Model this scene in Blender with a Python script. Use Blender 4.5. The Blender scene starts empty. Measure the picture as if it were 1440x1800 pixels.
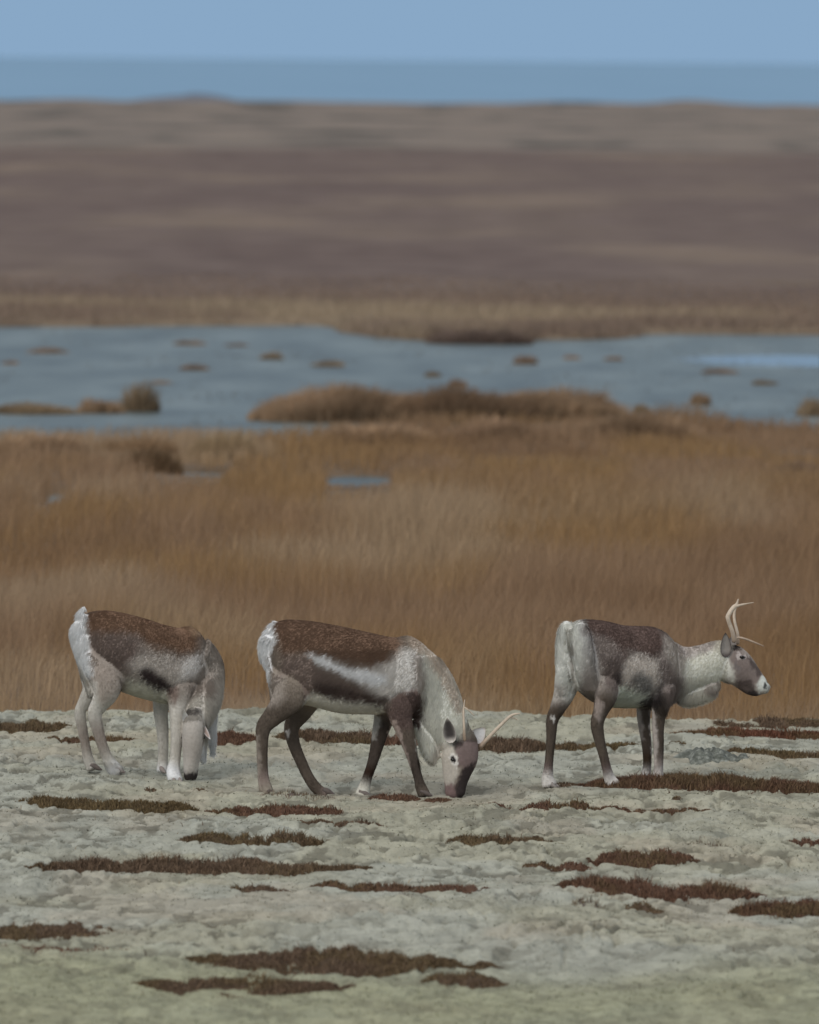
import bpy, math, random
import numpy as np
from mathutils import Matrix, Vector

# ------------------------------------------------------------------ camera
S = bpy.context.scene
COL = S.collection
F = 20000.0                      # focal length in photo pixels (400 mm on a 36 mm high frame of 1800 px)
CAM = np.array([0.0, 0.0, 4.6])
PITCH = math.atan(795.0 / F)
ROLL = math.radians(0.5)
fw = np.array([0, math.cos(PITCH), -math.sin(PITCH)])
u0 = np.array([0, math.sin(PITCH), math.cos(PITCH)])
x0 = np.array([1.0, 0, 0])
RC = math.cos(ROLL) * x0 + math.sin(ROLL) * u0
UC = -math.sin(ROLL) * x0 + math.cos(ROLL) * u0
cd = bpy.data.cameras.new('camera')
cam = bpy.data.objects.new('camera', cd)
COL.objects.link(cam)
cam.matrix_world = Matrix(((RC[0], UC[0], -fw[0], CAM[0]), (RC[1], UC[1], -fw[1], CAM[1]),
                           (RC[2], UC[2], -fw[2], CAM[2]), (0, 0, 0, 1)))
cd.sensor_fit = 'VERTICAL'
cd.sensor_height = 36.0
cd.sensor_width = 28.8
cd.lens = 400.0
cd.clip_start = 0.5
cd.clip_end = 120000.0
cd.dof.use_dof = True
cd.dof.focus_distance = 71.8
cd.dof.aperture_fstop = 4.6
S.camera = cam

# ------------------------------------------------------------------ sky, sun, exposure
SUN_EL, SUN_AZ = math.radians(38), math.radians(208)      # azimuth measured from +Y (away) towards +X (right)
w = bpy.data.worlds.new('World')
S.world = w
w.use_nodes = True
nt = w.node_tree
for n in list(nt.nodes):
    nt.nodes.remove(n)
wo = nt.nodes.new('ShaderNodeOutputWorld')
bg = nt.nodes.new('ShaderNodeBackground')
sky = nt.nodes.new('ShaderNodeTexSky')
sky.sky_type = 'NISHITA'
sky.sun_disc = False
sky.sun_elevation = SUN_EL
sky.sun_rotation = SUN_AZ
sky.air_density = 1.0
sky.dust_density = 1.0
sky.ozone_density = 1.0
tc = nt.nodes.new('ShaderNodeTexCoord')
sep = nt.nodes.new('ShaderNodeSeparateXYZ')
mr = nt.nodes.new('ShaderNodeMapRange')
mr.interpolation_type = 'SMOOTHSTEP'
mr.inputs['From Min'].default_value = 0.02
mr.inputs['From Max'].default_value = 0.5
mx = nt.nodes.new('ShaderNodeMix')
mx.data_type = 'RGBA'
cloud = nt.nodes.new('ShaderNodeMix')                     # a high, thin overcast veils the clear sky
cloud.data_type = 'RGBA'
cloud.inputs[0].default_value = 0.85
cloud.inputs[7].default_value = (6.6, 6.6, 6.5, 1)
bg.inputs['Strength'].default_value = 0.1
nt.links.new(tc.outputs['Generated'], sep.inputs[0])
nt.links.new(sep.outputs['Z'], mr.inputs['Value'])
nt.links.new(mr.outputs[0], mx.inputs[0])
mx.inputs[6].default_value = (2.5, 3.9, 5.65, 1)          # blue-grey air low over the sea
nt.links.new(sky.outputs[0], cloud.inputs[6])
nt.links.new(cloud.outputs[2], mx.inputs[7])
nt.links.new(mx.outputs[2], bg.inputs['Color'])
nt.links.new(bg.outputs[0], wo.inputs[0])

ld = bpy.data.lights.new('sun', 'SUN')
ld.energy = 1.35
ld.angle = math.radians(28)
ld.color = (1.0, 0.96, 0.9)
sun = bpy.data.objects.new('sun', ld)
COL.objects.link(sun)
sd = Vector((math.sin(SUN_AZ) * math.cos(SUN_EL), math.cos(SUN_AZ) * math.cos(SUN_EL), math.sin(SUN_EL)))
sun.rotation_euler = sd.to_track_quat('Z', 'Y').to_euler()
sun.location = (20, 40, 60)
S.view_settings.view_transform = 'Standard'
S.view_settings.look = 'None'
S.view_settings.exposure = 0.0
S.view_settings.gamma = 1.0

# ------------------------------------------------------------------ helpers
rng = np.random.default_rng(7)


def ray(px, py):
    d = fw + ((px - 720.0) / F) * RC - ((py - 900.0) / F) * UC
    return d / d[1]


def P(px, py, Y):
    """point on the sight line of a photo pixel at the distance Y"""
    return CAM + ray(px, py) * Y


def G(px, py, z=0.0):
    """where that sight line meets level ground"""
    d = ray(px, py)
    return CAM + d * ((z - CAM[2]) / d[2])


def lin(c):
    c = np.asarray(c, float) / 255.0
    return np.where(c <= 0.04045, c / 12.92, ((c + 0.055) / 1.055) ** 2.4)


def h32(ix, iy, iz, seed):
    n = (ix.astype(np.int64) * 374761393 + iy.astype(np.int64) * 668265263 + iz.astype(np.int64) * 2147483647 // 3 + seed * 974634777) & 0xFFFFFFFF
    n = ((n ^ (n >> 13)) * 1274126177) & 0xFFFFFFFF
    n = ((n ^ (n >> 16)) * 2246822519) & 0xFFFFFFFF
    return ((n ^ (n >> 15)) & 0xFFFFFF) / float(0xFFFFFF)


def vn(x, y, z=None, seed=0):
    """smooth value noise, -1..1"""
    x = np.asarray(x, float); y = np.asarray(y, float)
    z = np.zeros_like(x) if z is None else np.asarray(z, float)
    ix, iy, iz = np.floor(x), np.floor(y), np.floor(z)
    fx, fy, fz = x - ix, y - iy, z - iz
    sx, sy, sz = [f * f * f * (f * (f * 6 - 15) + 10) for f in (fx, fy, fz)]
    ix, iy, iz = ix.astype(np.int64), iy.astype(np.int64), iz.astype(np.int64)
    flat = not np.any(fz)
    out = 0
    for dz in ((0,) if flat else (0, 1)):
        for dy in (0, 1):
            for dx in (0, 1):
                wgt = (sx if dx else 1 - sx) * (sy if dy else 1 - sy) * (1 if flat else (sz if dz else 1 - sz))
                out = out + wgt * h32(ix + dx, iy + dy, iz + dz, seed)
    return out * 2 - 1


def fbm(x, y, z=None, o=4, seed=0, gain=0.5):
    a, s, t = 1.0, 0, 0
    for k in range(o):
        f = 2.03 ** k
        s = s + a * vn(x * f + 13.7 * k, y * f - 7.1 * k, None if z is None else z * f, seed + k)
        t += a
        a *= gain
    return s / t


def smooth(e0, e1, v):
    t = np.clip((v - e0) / (e1 - e0), 0, 1)
    return t * t * (3 - 2 * t)


def raw_mesh(name, co, loops, starts, totals):
    me = bpy.data.meshes.new(name)
    me.vertices.add(len(co)); me.loops.add(len(loops)); me.polygons.add(len(starts))
    me.vertices.foreach_set('co', np.ascontiguousarray(co, dtype=np.float32).ravel())
    me.loops.foreach_set('vertex_index', np.ascontiguousarray(loops, dtype=np.int32))
    me.polygons.foreach_set('loop_start', np.ascontiguousarray(starts, dtype=np.int32))
    try:
        me.polygons.foreach_set('loop_total', np.ascontiguousarray(totals, dtype=np.int32))
    except Exception:
        pass
    me.update(calc_edges=True)
    return me


def mesh_obj(name, co, faces, mat, col=None, parent=None, shade=True, origin=None):
    """faces: list of (n,k) int arrays, k = 3 or 4"""
    loops, starts, totals, at = [], [], [], 0
    for f in faces:
        f = np.asarray(f)
        if len(f) == 0:
            continue
        k = f.shape[1]
        loops.append(f.ravel()); starts.append(at + k * np.arange(len(f))); totals.append(np.full(len(f), k))
        at += f.size
    co = np.asarray(co, float)
    if origin is not None:
        co = co - np.asarray(origin)
    me = raw_mesh(name, co, np.concatenate(loops), np.concatenate(starts), np.concatenate(totals))
    if col is not None:
        a = me.attributes.new('Col', 'FLOAT_COLOR', 'POINT')
        c4 = np.ones((len(co), 4), np.float32); c4[:, :3] = col
        a.data.foreach_set('color', c4.ravel())
    me.materials.append(mat)
    if shade:
        me.polygons.foreach_set('use_smooth', np.ones(len(me.polygons), bool))
    o = bpy.data.objects.new(name, me)
    COL.objects.link(o)
    if parent is not None:
        o.parent = parent
    elif origin is not None:
        o.location = origin
    return o


def tag(o, label=None, cat=None, group=None, kind=None):
    for k, v in (('label', label), ('category', cat), ('group', group), ('kind', kind)):
        if v:
            o[k] = v
    return o


def grid_faces(nx, ny):
    i = np.arange(nx * ny).reshape(ny, nx)
    return np.stack([i[:-1, :-1], i[:-1, 1:], i[1:, 1:], i[1:, :-1]], -1).reshape(-1, 4)


# ---- materials
def new_mat(name):
    m = bpy.data.materials.new(name)
    m.use_nodes = True
    n = m.node_tree
    return m, n, n.nodes['Principled BSDF']


def attr_mat(name, rough=0.9, spec=0.15, nscale=0, namt=0.0, bump=0.0, trans=0.0, sheen=0.0):
    """base colour comes from the object's own colour attribute, broken up by noise"""
    m, n, b = new_mat(name)
    a = n.nodes.new('ShaderNodeAttribute'); a.attribute_name = 'Col'
    out = a.outputs['Color']
    if namt:
        t = n.nodes.new('ShaderNodeTexNoise'); t.inputs['Scale'].default_value = nscale; t.inputs['Detail'].default_value = 4
        tcd = n.nodes.new('ShaderNodeTexCoord'); n.links.new(tcd.outputs['Object'], t.inputs['Vector'])
        r = n.nodes.new('ShaderNodeMapRange'); r.inputs['From Min'].default_value = 0.3; r.inputs['From Max'].default_value = 0.7
        r.inputs['To Min'].default_value = 1 - namt; r.inputs['To Max'].default_value = 1 + namt
        n.links.new(t.outputs['Fac'], r.inputs['Value'])
        v = n.nodes.new('ShaderNodeVectorMath'); v.operation = 'SCALE'
        n.links.new(out, v.inputs[0]); n.links.new(r.outputs[0], v.inputs['Scale'])
        out = v.outputs[0]
        if bump:
            bp = n.nodes.new('ShaderNodeBump'); bp.inputs['Strength'].default_value = bump; bp.inputs['Distance'].default_value = 0.01
            n.links.new(t.outputs['Fac'], bp.inputs['Height']); n.links.new(bp.outputs[0], b.inputs['Normal'])
    n.links.new(out, b.inputs['Base Color'])
    b.inputs['Roughness'].default_value = rough
    b.inputs['Specular IOR Level'].default_value = spec
    if sheen:
        b.inputs['Sheen Weight'].default_value = sheen
    if trans:
        ts = n.nodes.new('ShaderNodeBsdfTranslucent'); n.links.new(out, ts.inputs['Color'])
        ms = n.nodes.new('ShaderNodeMixShader'); ms.inputs[0].default_value = trans
        n.links.new(b.outputs[0], ms.inputs[1]); n.links.new(ts.outputs[0], ms.inputs[2])
        n.links.new(ms.outputs[0], n.nodes['Material Output'].inputs['Surface'])
    return m


def ramp_noise(n, coord, scale, stops, detail=5, vscale=(1, 1, 1), rough=0.55, loc=(0, 0, 0)):
    mp = n.nodes.new('ShaderNodeMapping'); mp.inputs['Scale'].default_value = vscale; mp.inputs['Location'].default_value = loc
    n.links.new(coord, mp.inputs['Vector'])
    t = n.nodes.new('ShaderNodeTexNoise'); t.inputs['Scale'].default_value = scale; t.inputs['Detail'].default_value = detail
    t.inputs['Roughness'].default_value = rough
    n.links.new(mp.outputs[0], t.inputs['Vector'])
    r = n.nodes.new('ShaderNodeValToRGB')
    el = r.color_ramp.elements
    while len(el) < len(stops):
        el.new(0.5)
    for e, (p, c) in zip(el, stops):
        e.position = p
        e.color = (*c, 1) if len(c) == 3 else c
    n.links.new(t.outputs['Fac'], r.inputs[0])
    return r.outputs[0], t.outputs['Fac']


def mixc(n, a, b, fac, mode='MIX'):
    m = n.nodes.new('ShaderNodeMix'); m.data_type = 'RGBA'; m.blend_type = mode
    for sock, val in ((m.inputs[0], fac), (m.inputs[6], a), (m.inputs[7], b)):
        if isinstance(val, (int, float)):
            sock.default_value = val
        elif isinstance(val, tuple):
            sock.default_value = (*val, 1)
        else:
            n.links.new(val, sock)
    return m.outputs[2]


M_BLADE = attr_mat('dry_grass', 0.85, 0.1, trans=0.25)
M_HEATH = attr_mat('heather_leaves', 0.85, 0.12, trans=0.1)
M_FUR = attr_mat('fur', 0.9, 0.08, 60, 0.10, 0.3)
M_HAIR = attr_mat('fur_strands', 0.85, 0.1, trans=0.5)
M_HORN = attr_mat('antler_bone', 0.55, 0.3, 40, 0.12, 0.2)
M_HOOF = attr_mat('hoof_horn', 0.5, 0.3, 50, 0.15, 0.2)
M_EYE, _n, _b = new_mat('dark_eye')
_b.inputs['Base Color'].default_value = (0.008, 0.006, 0.006, 1); _b.inputs['Roughness'].default_value = 0.08
_no = _n.nodes.new('ShaderNodeTexNoise'); _no.inputs['Scale'].default_value = 90
_rr = _n.nodes.new('ShaderNodeValToRGB'); _rr.color_ramp.elements[0].color = (0.006, 0.005, 0.005, 1); _rr.color_ramp.elements[1].color = (0.016, 0.011, 0.009, 1)
_n.links.new(_no.outputs['Fac'], _rr.inputs[0]); _n.links.new(_rr.outputs[0], _b.inputs['Base Color'])

# ================================================================== THE SETTING
# hoof prints: where the animals stand the moss meets the hoof (filled from the poses below)
HOOF = []            # (x, y, z)
D1, D2, D3 = 72.75, 71.45, 72.15
for Y0, spots in ((D1, ((160, 1354, .30), (203, 1358, .05), (285, 1357, .30), (311, 1376, .0), (336, 1371, -.05))),
                  (D2, ((470, 1397, -.11), (574, 1397, .12), (744, 1399, -.11), (637, 1399, .12), (801, 1402, 0))),
                  (D3, ((965, 1382, -.02), (1079, 1383, -.2), (1135, 1376, .5), (1158, 1377, .34)))):
    for px, py, d in spots:
        HOOF.append(P(px, py, Y0 + d))
HOOF = np.array(HOOF)
EDGE_Y = 79.6         # the moss bank ends here


def z_moss(x, y):
    x = np.asarray(x, float); y = np.asarray(y, float)
    big = 0.045 * fbm(x / 2.6, y / 3.6, o=2, seed=11)
    wx = x + 0.10 * vn(x / 0.3, y / 0.5, seed=31)
    wy = y + 0.14 * vn(x / 0.5, y / 0.7, seed=32)
    c1 = 1 - np.abs(vn(wx / 0.25, wy / 0.46, seed=21))
    c2 = 1 - np.abs(vn(wx / 0.115, wy / 0.22, seed=22))
    c3 = vn(wx / 0.06, wy / 0.11, seed=23)
    c4 = 1 - np.abs(vn(wx / 0.06 + 5, wy / 0.15, seed=24))
    rough = 0.55 + 0.45 * vn(x / 0.9, y / 1.6, seed=25)
    crease = (0.4 + 0.6 * rough) * (1 - c1 ** 3) * 0.034 + rough * ((1 - c2 ** 3) * 0.034 + (1 - c4 ** 2) * 0.022) + 0.006 * c3
    z = big + crease * (1 - .35 * smooth(58.5, 56, y)) - 0.020
    # keep the footing of the animals
    num, den = 0, 0
    for hx, hy, hz in HOOF:
        g = np.exp(-(((x - hx) / 0.22) ** 2 + ((y - hy) / 0.45) ** 2))
        num = num + g * (hz + 0.004); den = den + g
    k = np.clip(den, 0, 1)
    z = z * (1 - 0.92 * k) + 0.92 * k * num / np.maximum(den, 1e-6) + 0.0
    edge = EDGE_Y + 0.5 * fbm(x / 1.6, x * 0 + 3.3, o=3, seed=5)
    return z - 0.55 * smooth(0, 1.3, y - edge) - 0.012 * hollow(x, y)


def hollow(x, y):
    """little sunken gaps between the cushions, coloured dark for their crevice shade"""
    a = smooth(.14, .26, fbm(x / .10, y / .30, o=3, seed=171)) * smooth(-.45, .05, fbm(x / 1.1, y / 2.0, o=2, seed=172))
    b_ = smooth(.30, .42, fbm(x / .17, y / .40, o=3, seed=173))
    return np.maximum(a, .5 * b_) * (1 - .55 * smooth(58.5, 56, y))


def moss_tint(x, y):
    k1 = smooth(-.25, .30, fbm(x / 1.1, y / 2.0, o=3, seed=174))[..., None]
    k2 = smooth(.05, .42, fbm(x / .8, y / 1.7, o=3, seed=175))[..., None]
    k3 = smooth(-.3, .3, fbm(x / .2, y / .45, o=3, seed=176))[..., None]
    c = np.array([.41, .40, .315]) * (1 - k1) + np.array([.415, .42, .36]) * k1
    c = c * (1 - .45 * k2) + np.array([.42, .365, .285]) * .45 * k2
    k4 = (.75 * smooth(59, 56.2, y + .8 * vn(x / .9, y * 0 + 2, seed=178)))[..., None]
    c = .94 * c * (1 - k4) + np.array([.31, .315, .205]) * k4
    return c * (.92 + .16 * k3)


def axis(*segs):
    out = [np.array([segs[0][0]], float)]
    for a, b, step in segs:
        n = max(1, int(round((b - a) / step)))
        out.append(np.linspace(a, b, n + 1)[1:])
    return np.concatenate(out)


# --- moss heath
xs = axis((-600, -60, 60), (-60, -12, 4), (-12, -7, 0.4), (-7, -3.3, 0.05), (-3.3, 3.3, 0.0125), (3.3, 7, 0.05), (7, 12, 0.4), (12, 60, 4), (60, 600, 60))
ys = axis((-40, 20, 6), (20, 50, 1.0), (50, 53, 0.15), (53, 82.2, 0.027))
X, Yg = np.meshgrid(xs, ys)
Z = z_moss(X, Yg)
MOSS, n, b = new_mat('moss')
tcm = n.nodes.new('ShaderNodeTexCoord').outputs['Object']
at_ = n.nodes.new('ShaderNodeAttribute'); at_.attribute_name = 'Col'
c_b, _ = ramp_noise(n, tcm, 9.0, [(0.30, (.66, .66, .64)), (0.48, (.98, .98, .98)), (0.72, (1.18, 1.18, 1.18))], 8, (1, .4, 1), .65)
c = mixc(n, at_.outputs['Color'], c_b, 1.0, 'MULTIPLY')
n.links.new(c, b.inputs['Base Color'])
b.inputs['Roughness'].default_value = 0.95; b.inputs['Specular IOR Level'].default_value = 0.08
tb = n.nodes.new('ShaderNodeTexNoise'); tb.inputs['Scale'].default_value = 45; tb.inputs['Detail'].default_value = 6
n.links.new(tcm, tb.inputs['Vector'])
bp = n.nodes.new('ShaderNodeBump'); bp.inputs['Strength'].default_value = 0.7; bp.inputs['Distance'].default_value = 0.02
n.links.new(tb.outputs['Fac'], bp.inputs['Height']); n.links.new(bp.outputs[0], b.inputs['Normal'])
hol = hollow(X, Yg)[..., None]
mc = moss_tint(X, Yg) * (1 - .58 * hol) + np.array([.10, .093, .07]) * .58 * hol  # crevice shade between cushions painted as dark colour in the hollows
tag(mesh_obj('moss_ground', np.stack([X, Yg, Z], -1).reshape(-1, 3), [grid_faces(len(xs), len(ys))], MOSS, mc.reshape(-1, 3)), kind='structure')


# --- marsh bed with the pond hollow
def poly_sd(px, py, poly):
    """signed distance to a polygon, negative inside"""
    px = np.asarray(px, float); py = np.asarray(py, float)
    d = np.full(px.shape, 1e18); s = np.ones(px.shape)
    N = len(poly)
    for i in range(N):
        ax, ay = poly[i]; bx, by = poly[i - 1]
        ex, ey = bx - ax, by - ay
        wx, wy = px - ax, py - ay
        t = np.clip((wx * ex + wy * ey) / (ex * ex + ey * ey + 1e-12), 0, 1)
        d = np.minimum(d, (wx - ex * t) ** 2 + (wy - ey * t) ** 2)
        c1, c2, c3 = py >= ay, py < by, ex * wy > ey * wx
        flip = (c1 & c2 & c3) | (~c1 & ~c2 & ~c3)
        s = np.where(flip, -s, s)
    return s * np.sqrt(d)


ZW = -0.40            # water level
ZB = -0.34            # marsh level
shore_px = [(-5000, 560), (-900, 566), (-200, 572), (0, 575), (260, 574), (560, 572), (590, 579), (640, 591), (760, 600), (870, 604), (930, 600), (1000, 598),
            (1100, 597), (1160, 588), (1440, 590), (1700, 592), (5000, 600), (5000, 790), (1700, 772), (1440, 762), (1330, 758), (1200, 746), (1140, 744),
            (1080, 758), (800, 758), (560, 768), (440, 783), (330, 782), (200, 779), (0, 782), (-200, 780), (-900, 780), (-5000, 760)]
SHORE = [tuple(G(a, b_, ZW)[:2]) for a, b_ in shore_px]
pools_px = [((632, 849), 50, 9), ((112, 877), 20, 5), ((340, 838), 55, 5), ((330, 838), 40, 4)]
POOLS = []
for (a, b_), hw_, hh in pools_px[:3]:
    c0 = G(a, b_, ZW); c1 = G(a, b_ - hh, ZW); c2 = G(a + hw_, b_, ZW)
    POOLS.append((c0[0], c0[1], c2[0] - c0[0], c1[1] - c0[1]))


def pond_sd(x, y):
    s = poly_sd(x, y, SHORE) + 0.5 * fbm(x / 1.5, y / 4, o=3, seed=44)
    for cx, cy, rx, ry in POOLS:
        s = np.minimum(s, (np.sqrt(((x - cx) / rx) ** 2 + ((y - cy) / ry) ** 2) - 1) * rx)
    return s


xs = axis((-900, -100, 100), (-100, -20, 8), (-20, -10, 0.5), (-10, 10, 0.1), (10, 20, 0.5), (20, 100, 8), (100, 900, 100))
ys = axis((79, 120, 0.8), (120, 215, 0.4), (215, 260, 5))
X, Yg = np.meshgrid(xs, ys)
Z = ZB + 0.05 * fbm(X / 1.7, Yg / 3, o=3, seed=9) - 0.45 * smooth(0.3, -0.5, pond_sd(X, Yg))
MARSH, n, b = new_mat('marsh_soil')
tcm = n.nodes.new('ShaderNodeTexCoord').outputs['Object']
c, _ = ramp_noise(n, tcm, 1.2, [(0.3, (.09, .06, .035)), (0.7, (.19, .13, .08))], 6)
n.links.new(c, b.inputs['Base Color']); b.inputs['Roughness'].default_value = 0.95
tag(mesh_obj('marsh_ground', np.stack([X, Yg, Z], -1).reshape(-1, 3), [grid_faces(len(xs), len(ys))], MARSH), kind='structure')

# --- pond water
xs = axis((-900, -100, 200), (-100, 100, 10), (100, 900, 200))
ys = axis((110, 240, 5))
X, Yg = np.meshgrid(xs, ys)
WATER, n, b = new_mat('pond_water')
tcm = n.nodes.new('ShaderNodeTexCoord').outputs['Object']
c, _ = ramp_noise(n, tcm, 0.8, [(0.32, (.040, .060, .060)), (0.5, (.085, .113, .112)), (0.66, (.13, .162, .160))], 6, (1, .22, 1))
n.links.new(c, b.inputs['Base Color'])
b.inputs['IOR'].default_value = 1.33
tb = n.nodes.new('ShaderNodeTexNoise'); tb.inputs['Scale'].default_value = 5; tb.inputs['Detail'].default_value = 3
n.links.new(tcm, tb.inputs['Vector'])
bp = n.nodes.new('ShaderNodeBump'); bp.inputs['Strength'].default_value = 0.5; bp.inputs['Distance'].default_value = 0.05
n.links.new(tb.outputs['Fac'], bp.inputs['Height']); n.links.new(bp.outputs[0], b.inputs['Normal'])
b.inputs['Roughness'].default_value = 0.3; b.inputs['Specular IOR Level'].default_value = 0.22
# a sheltered, mirror-calm lane on the right
lane = G(1400, 634, ZW)
sp = n.nodes.new('ShaderNodeVectorMath'); sp.operation = 'SUBTRACT'; sp.inputs[1].default_value = (lane[0], lane[1], ZW)
n.links.new(tcm, sp.inputs[0])
sq = n.nodes.new('ShaderNodeVectorMath'); sq.operation = 'MULTIPLY'; sq.inputs[1].default_value = (1 / 2.0, 1 / 4.0, 0)
n.links.new(sp.outputs[0], sq.inputs[0])
ln = n.nodes.new('ShaderNodeVectorMath'); ln.operation = 'LENGTH'
n.links.new(sq.outputs[0], ln.inputs[0])
lm = n.nodes.new('ShaderNodeMapRange'); lm.inputs['From Min'].default_value = 0.7; lm.inputs['From Max'].default_value = 1.1
lm.inputs['To Min'].default_value = 0.05; lm.inputs['To Max'].default_value = 0.5
n.links.new(ln.outputs['Value'], lm.inputs['Value']); n.links.new(lm.outputs[0], bp.inputs['Strength'])
for sock, lo_, hi_ in (('Specular IOR Level', .42, .22), ('Roughness', .12, .34)):
    l2 = n.nodes.new('ShaderNodeMapRange'); l2.inputs['From Min'].default_value = 0.7; l2.inputs['From Max'].default_value = 1.1
    l2.inputs['To Min'].default_value = lo_; l2.inputs['To Max'].default_value = hi_
    n.links.new(ln.outputs['Value'], l2.inputs['Value']); n.links.new(l2.outputs[0], b.inputs[sock])
co = np.stack([X, Yg, np.full_like(X, ZW)], -1).reshape(-1, 3)
tag(mesh_obj('pond_water', co, [grid_faces(len(xs), len(ys))], WATER), kind='structure')

# --- heath plain and dunes
def z_plain(x, y):
    z = -0.30 + 0.12 * fbm(x / 14, y / 40, o=3, seed=61) * smooth(212, 260, y)
    z = z - 0.6 * smooth(0.4, -0.6, pond_sd(x, np.minimum(y, 245)))
    dune = (0.3 * fbm(x / 16, y / 60, o=3, seed=71) + 0.30) * smooth(640, 900, y)
    dune = dune + 1.0 * np.exp(-((x - 30) / 3.5) ** 2) * smooth(1050, 1200, y) * 0.5
    z = z + dune
    return z - 3.5 * smooth(1240, 1330, y)


xs = axis((-4000, -400, 400), (-400, -80, 16), (-80, 80, 1.0), (80, 400, 16), (400, 4000, 400))
ys = axis((195, 225, 0.5), (225, 400, 5), (400, 1340, 10))
X, Yg = np.meshgrid(xs, ys)
Z = z_plain(X, Yg)
PLAIN, n, b = new_mat('heath_plain')
tcm = n.nodes.new('ShaderNodeTexCoord').outputs['Object']
c1, _ = ramp_noise(n, tcm, 0.09, [(0.30, (.120, .085, .076)), (0.47, (.155, .116, .102)), (0.57, (.20, .153, .122)), (0.66, (.28, .215, .158))], 5, (1, .22, 1))
c2, _ = ramp_noise(n, tcm, 0.6, [(0.3, (.10, .074, .068)), (0.7, (.22, .17, .152))], 5, (1, .3, 1))
heath = mixc(n, c1, c2, 0.5)
c3, _ = ramp_noise(n, tcm, 0.35, [(0.3, (.19, .145, .105)), (0.7, (.27, .21, .15))], 5, (1, .3, 1))
c4, _ = ramp_noise(n, tcm, 0.12, [(0.38, (.10, .092, .082)), (0.47, (.215, .18, .157)), (0.7, (.26, .215, .18))], 5, (1, .22, 1))
sepx = n.nodes.new('ShaderNodeSeparateXYZ'); n.links.new(tcm, sepx.inputs[0])
wob = n.nodes.new('ShaderNodeTexNoise'); wob.inputs['Scale'].default_value = 0.16; n.links.new(tcm, wob.inputs['Vector'])


def band(y0, y1, amp):
    ad = n.nodes.new('ShaderNodeMath'); ad.operation = 'MULTIPLY_ADD'; ad.inputs[1].default_value = amp
    n.links.new(wob.outputs['Fac'], ad.inputs[0]); n.links.new(sepx.outputs['Y'], ad.inputs[2])
    r = n.nodes.new('ShaderNodeMapRange'); r.inputs['From Min'].default_value = y0 + amp / 2; r.inputs['From Max'].default_value = y1 + amp / 2
    n.links.new(ad.outputs[0], r.inputs['Value'])
    return r.outputs[0]


c = mixc(n, c3, heath, band(226, 238, 22))
c = mixc(n, c, c4, band(600, 640, 40))
n.links.new(c, b.inputs['Base Color']); b.inputs['Roughness'].default_value = 0.95; b.inputs['Specular IOR Level'].default_value = 0.05
tag(mesh_obj('heath_plain', np.stack([X, Yg, Z], -1).reshape(-1, 3), [grid_faces(len(xs), len(ys))], PLAIN), kind='structure')

# --- sea
xs = axis((-60000, -3000, 19000), (-3000, 3000, 500), (3000, 60000, 19000))
ys = axis((1250, 3000, 250), (3000, 100000, 24250))
X, Yg = np.meshgrid(xs, ys)
SEA, n, b = new_mat('sea_water')
tcm = n.nodes.new('ShaderNodeTexCoord').outputs['Object']
c, _ = ramp_noise(n, tcm, 0.012, [(0.3, (.145, .29, .45)), (0.7, (.175, .33, .50))], 4, (1, .08, 1))
n.links.new(c, b.inputs['Base Color']); b.inputs['Roughness'].default_value = 0.5; b.inputs['IOR'].default_value = 1.33
tag(mesh_obj('sea', np.stack([X, Yg, np.full_like(X, -2.2)], -1).reshape(-1, 3), [grid_faces(len(xs), len(ys))], SEA), kind='structure')

# --- low dark headlands on the shore
HILL, n, b = new_mat('dark_headland')
tcm = n.nodes.new('ShaderNodeTexCoord').outputs['Object']
c, _ = ramp_noise(n, tcm, 0.2, [(0.3, (.10, .115, .155)), (0.7, (.15, .165, .20))], 5)  # blue-grey base carries the distance haze as painted colour
n.links.new(c, b.inputs['Base Color']); b.inputs['Roughness'].default_value = 0.95


def headland(name, px0, px1, pytop, Y):
    a, c_, t = P(px0, 185, Y), P(px1, 185, Y), P((px0 + px1) / 2, pytop, Y)
    u = np.linspace(0, 1, 60); v = np.linspace(-1, 1, 14)
    U, V = np.meshgrid(u, v)
    prof = (np.sin(np.pi * U ** 0.7) ** 0.8) * (1 + 0.25 * fbm(U * 6, V * 2, o=3, seed=81))
    hz = t[2] + 3.0
    co = np.stack([a[0] + (c_[0] - a[0]) * U, Y + 60 * V, -3.0 + hz * prof * (1 - V * V)], -1).reshape(-1, 3)
    return tag(mesh_obj(name, co, [grid_faces(60, 14)], HILL), kind='structure')


headland('hill', 170, 560, 168, 1420)
headland('hill', -330, 62, 161, 1420)

# ================================================================== GRASS
def blades(pos, length, width, lean, colr, curve=0.35, rs=None):
    """thin curved blades: 5 vertices each"""
    r = rs or rng
    N = len(pos)
    az = r.uniform(0, 2 * np.pi, N)
    side = np.stack([np.cos(az), np.sin(az), 0 * az], -1)
    up = np.zeros((N, 3)); up[:, 2] = 1
    l = length[:, None]
    wv = side * (width / 2)[:, None]
    mid = pos + up * l * 0.55 + lean * l * 0.25
    tip = pos + up * l * (1 - 0.3 * curve) + lean * l
    co = np.stack([pos - wv, pos + wv, mid - wv * .8, mid + wv * .8, tip], 1).reshape(-1, 3)
    i = np.arange(N)[:, None] * 5
    q = i + np.array([[0, 1, 3, 2]]); t = i + np.array([[2, 3, 4]])
    c = np.repeat(colr, 5, axis=0)
    return co, q, t, c


def merge(parts):
    co, q, t, c, at = [], [], [], [], 0
    for a in parts:
        co.append(a[0]); q.append(a[1] + at); t.append(a[2] + at); c.append(a[3]); at += len(a[0])
    return np.concatenate(co), [np.concatenate(q), np.concatenate(t)], np.concatenate(c)


ORANGE = np.array([.352, .222, .110]); MAUVE = np.array([.342, .225, .138]); STRAW = np.array([.44, .325, .215]); DARK = np.array([.25, .155, .09])


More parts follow.
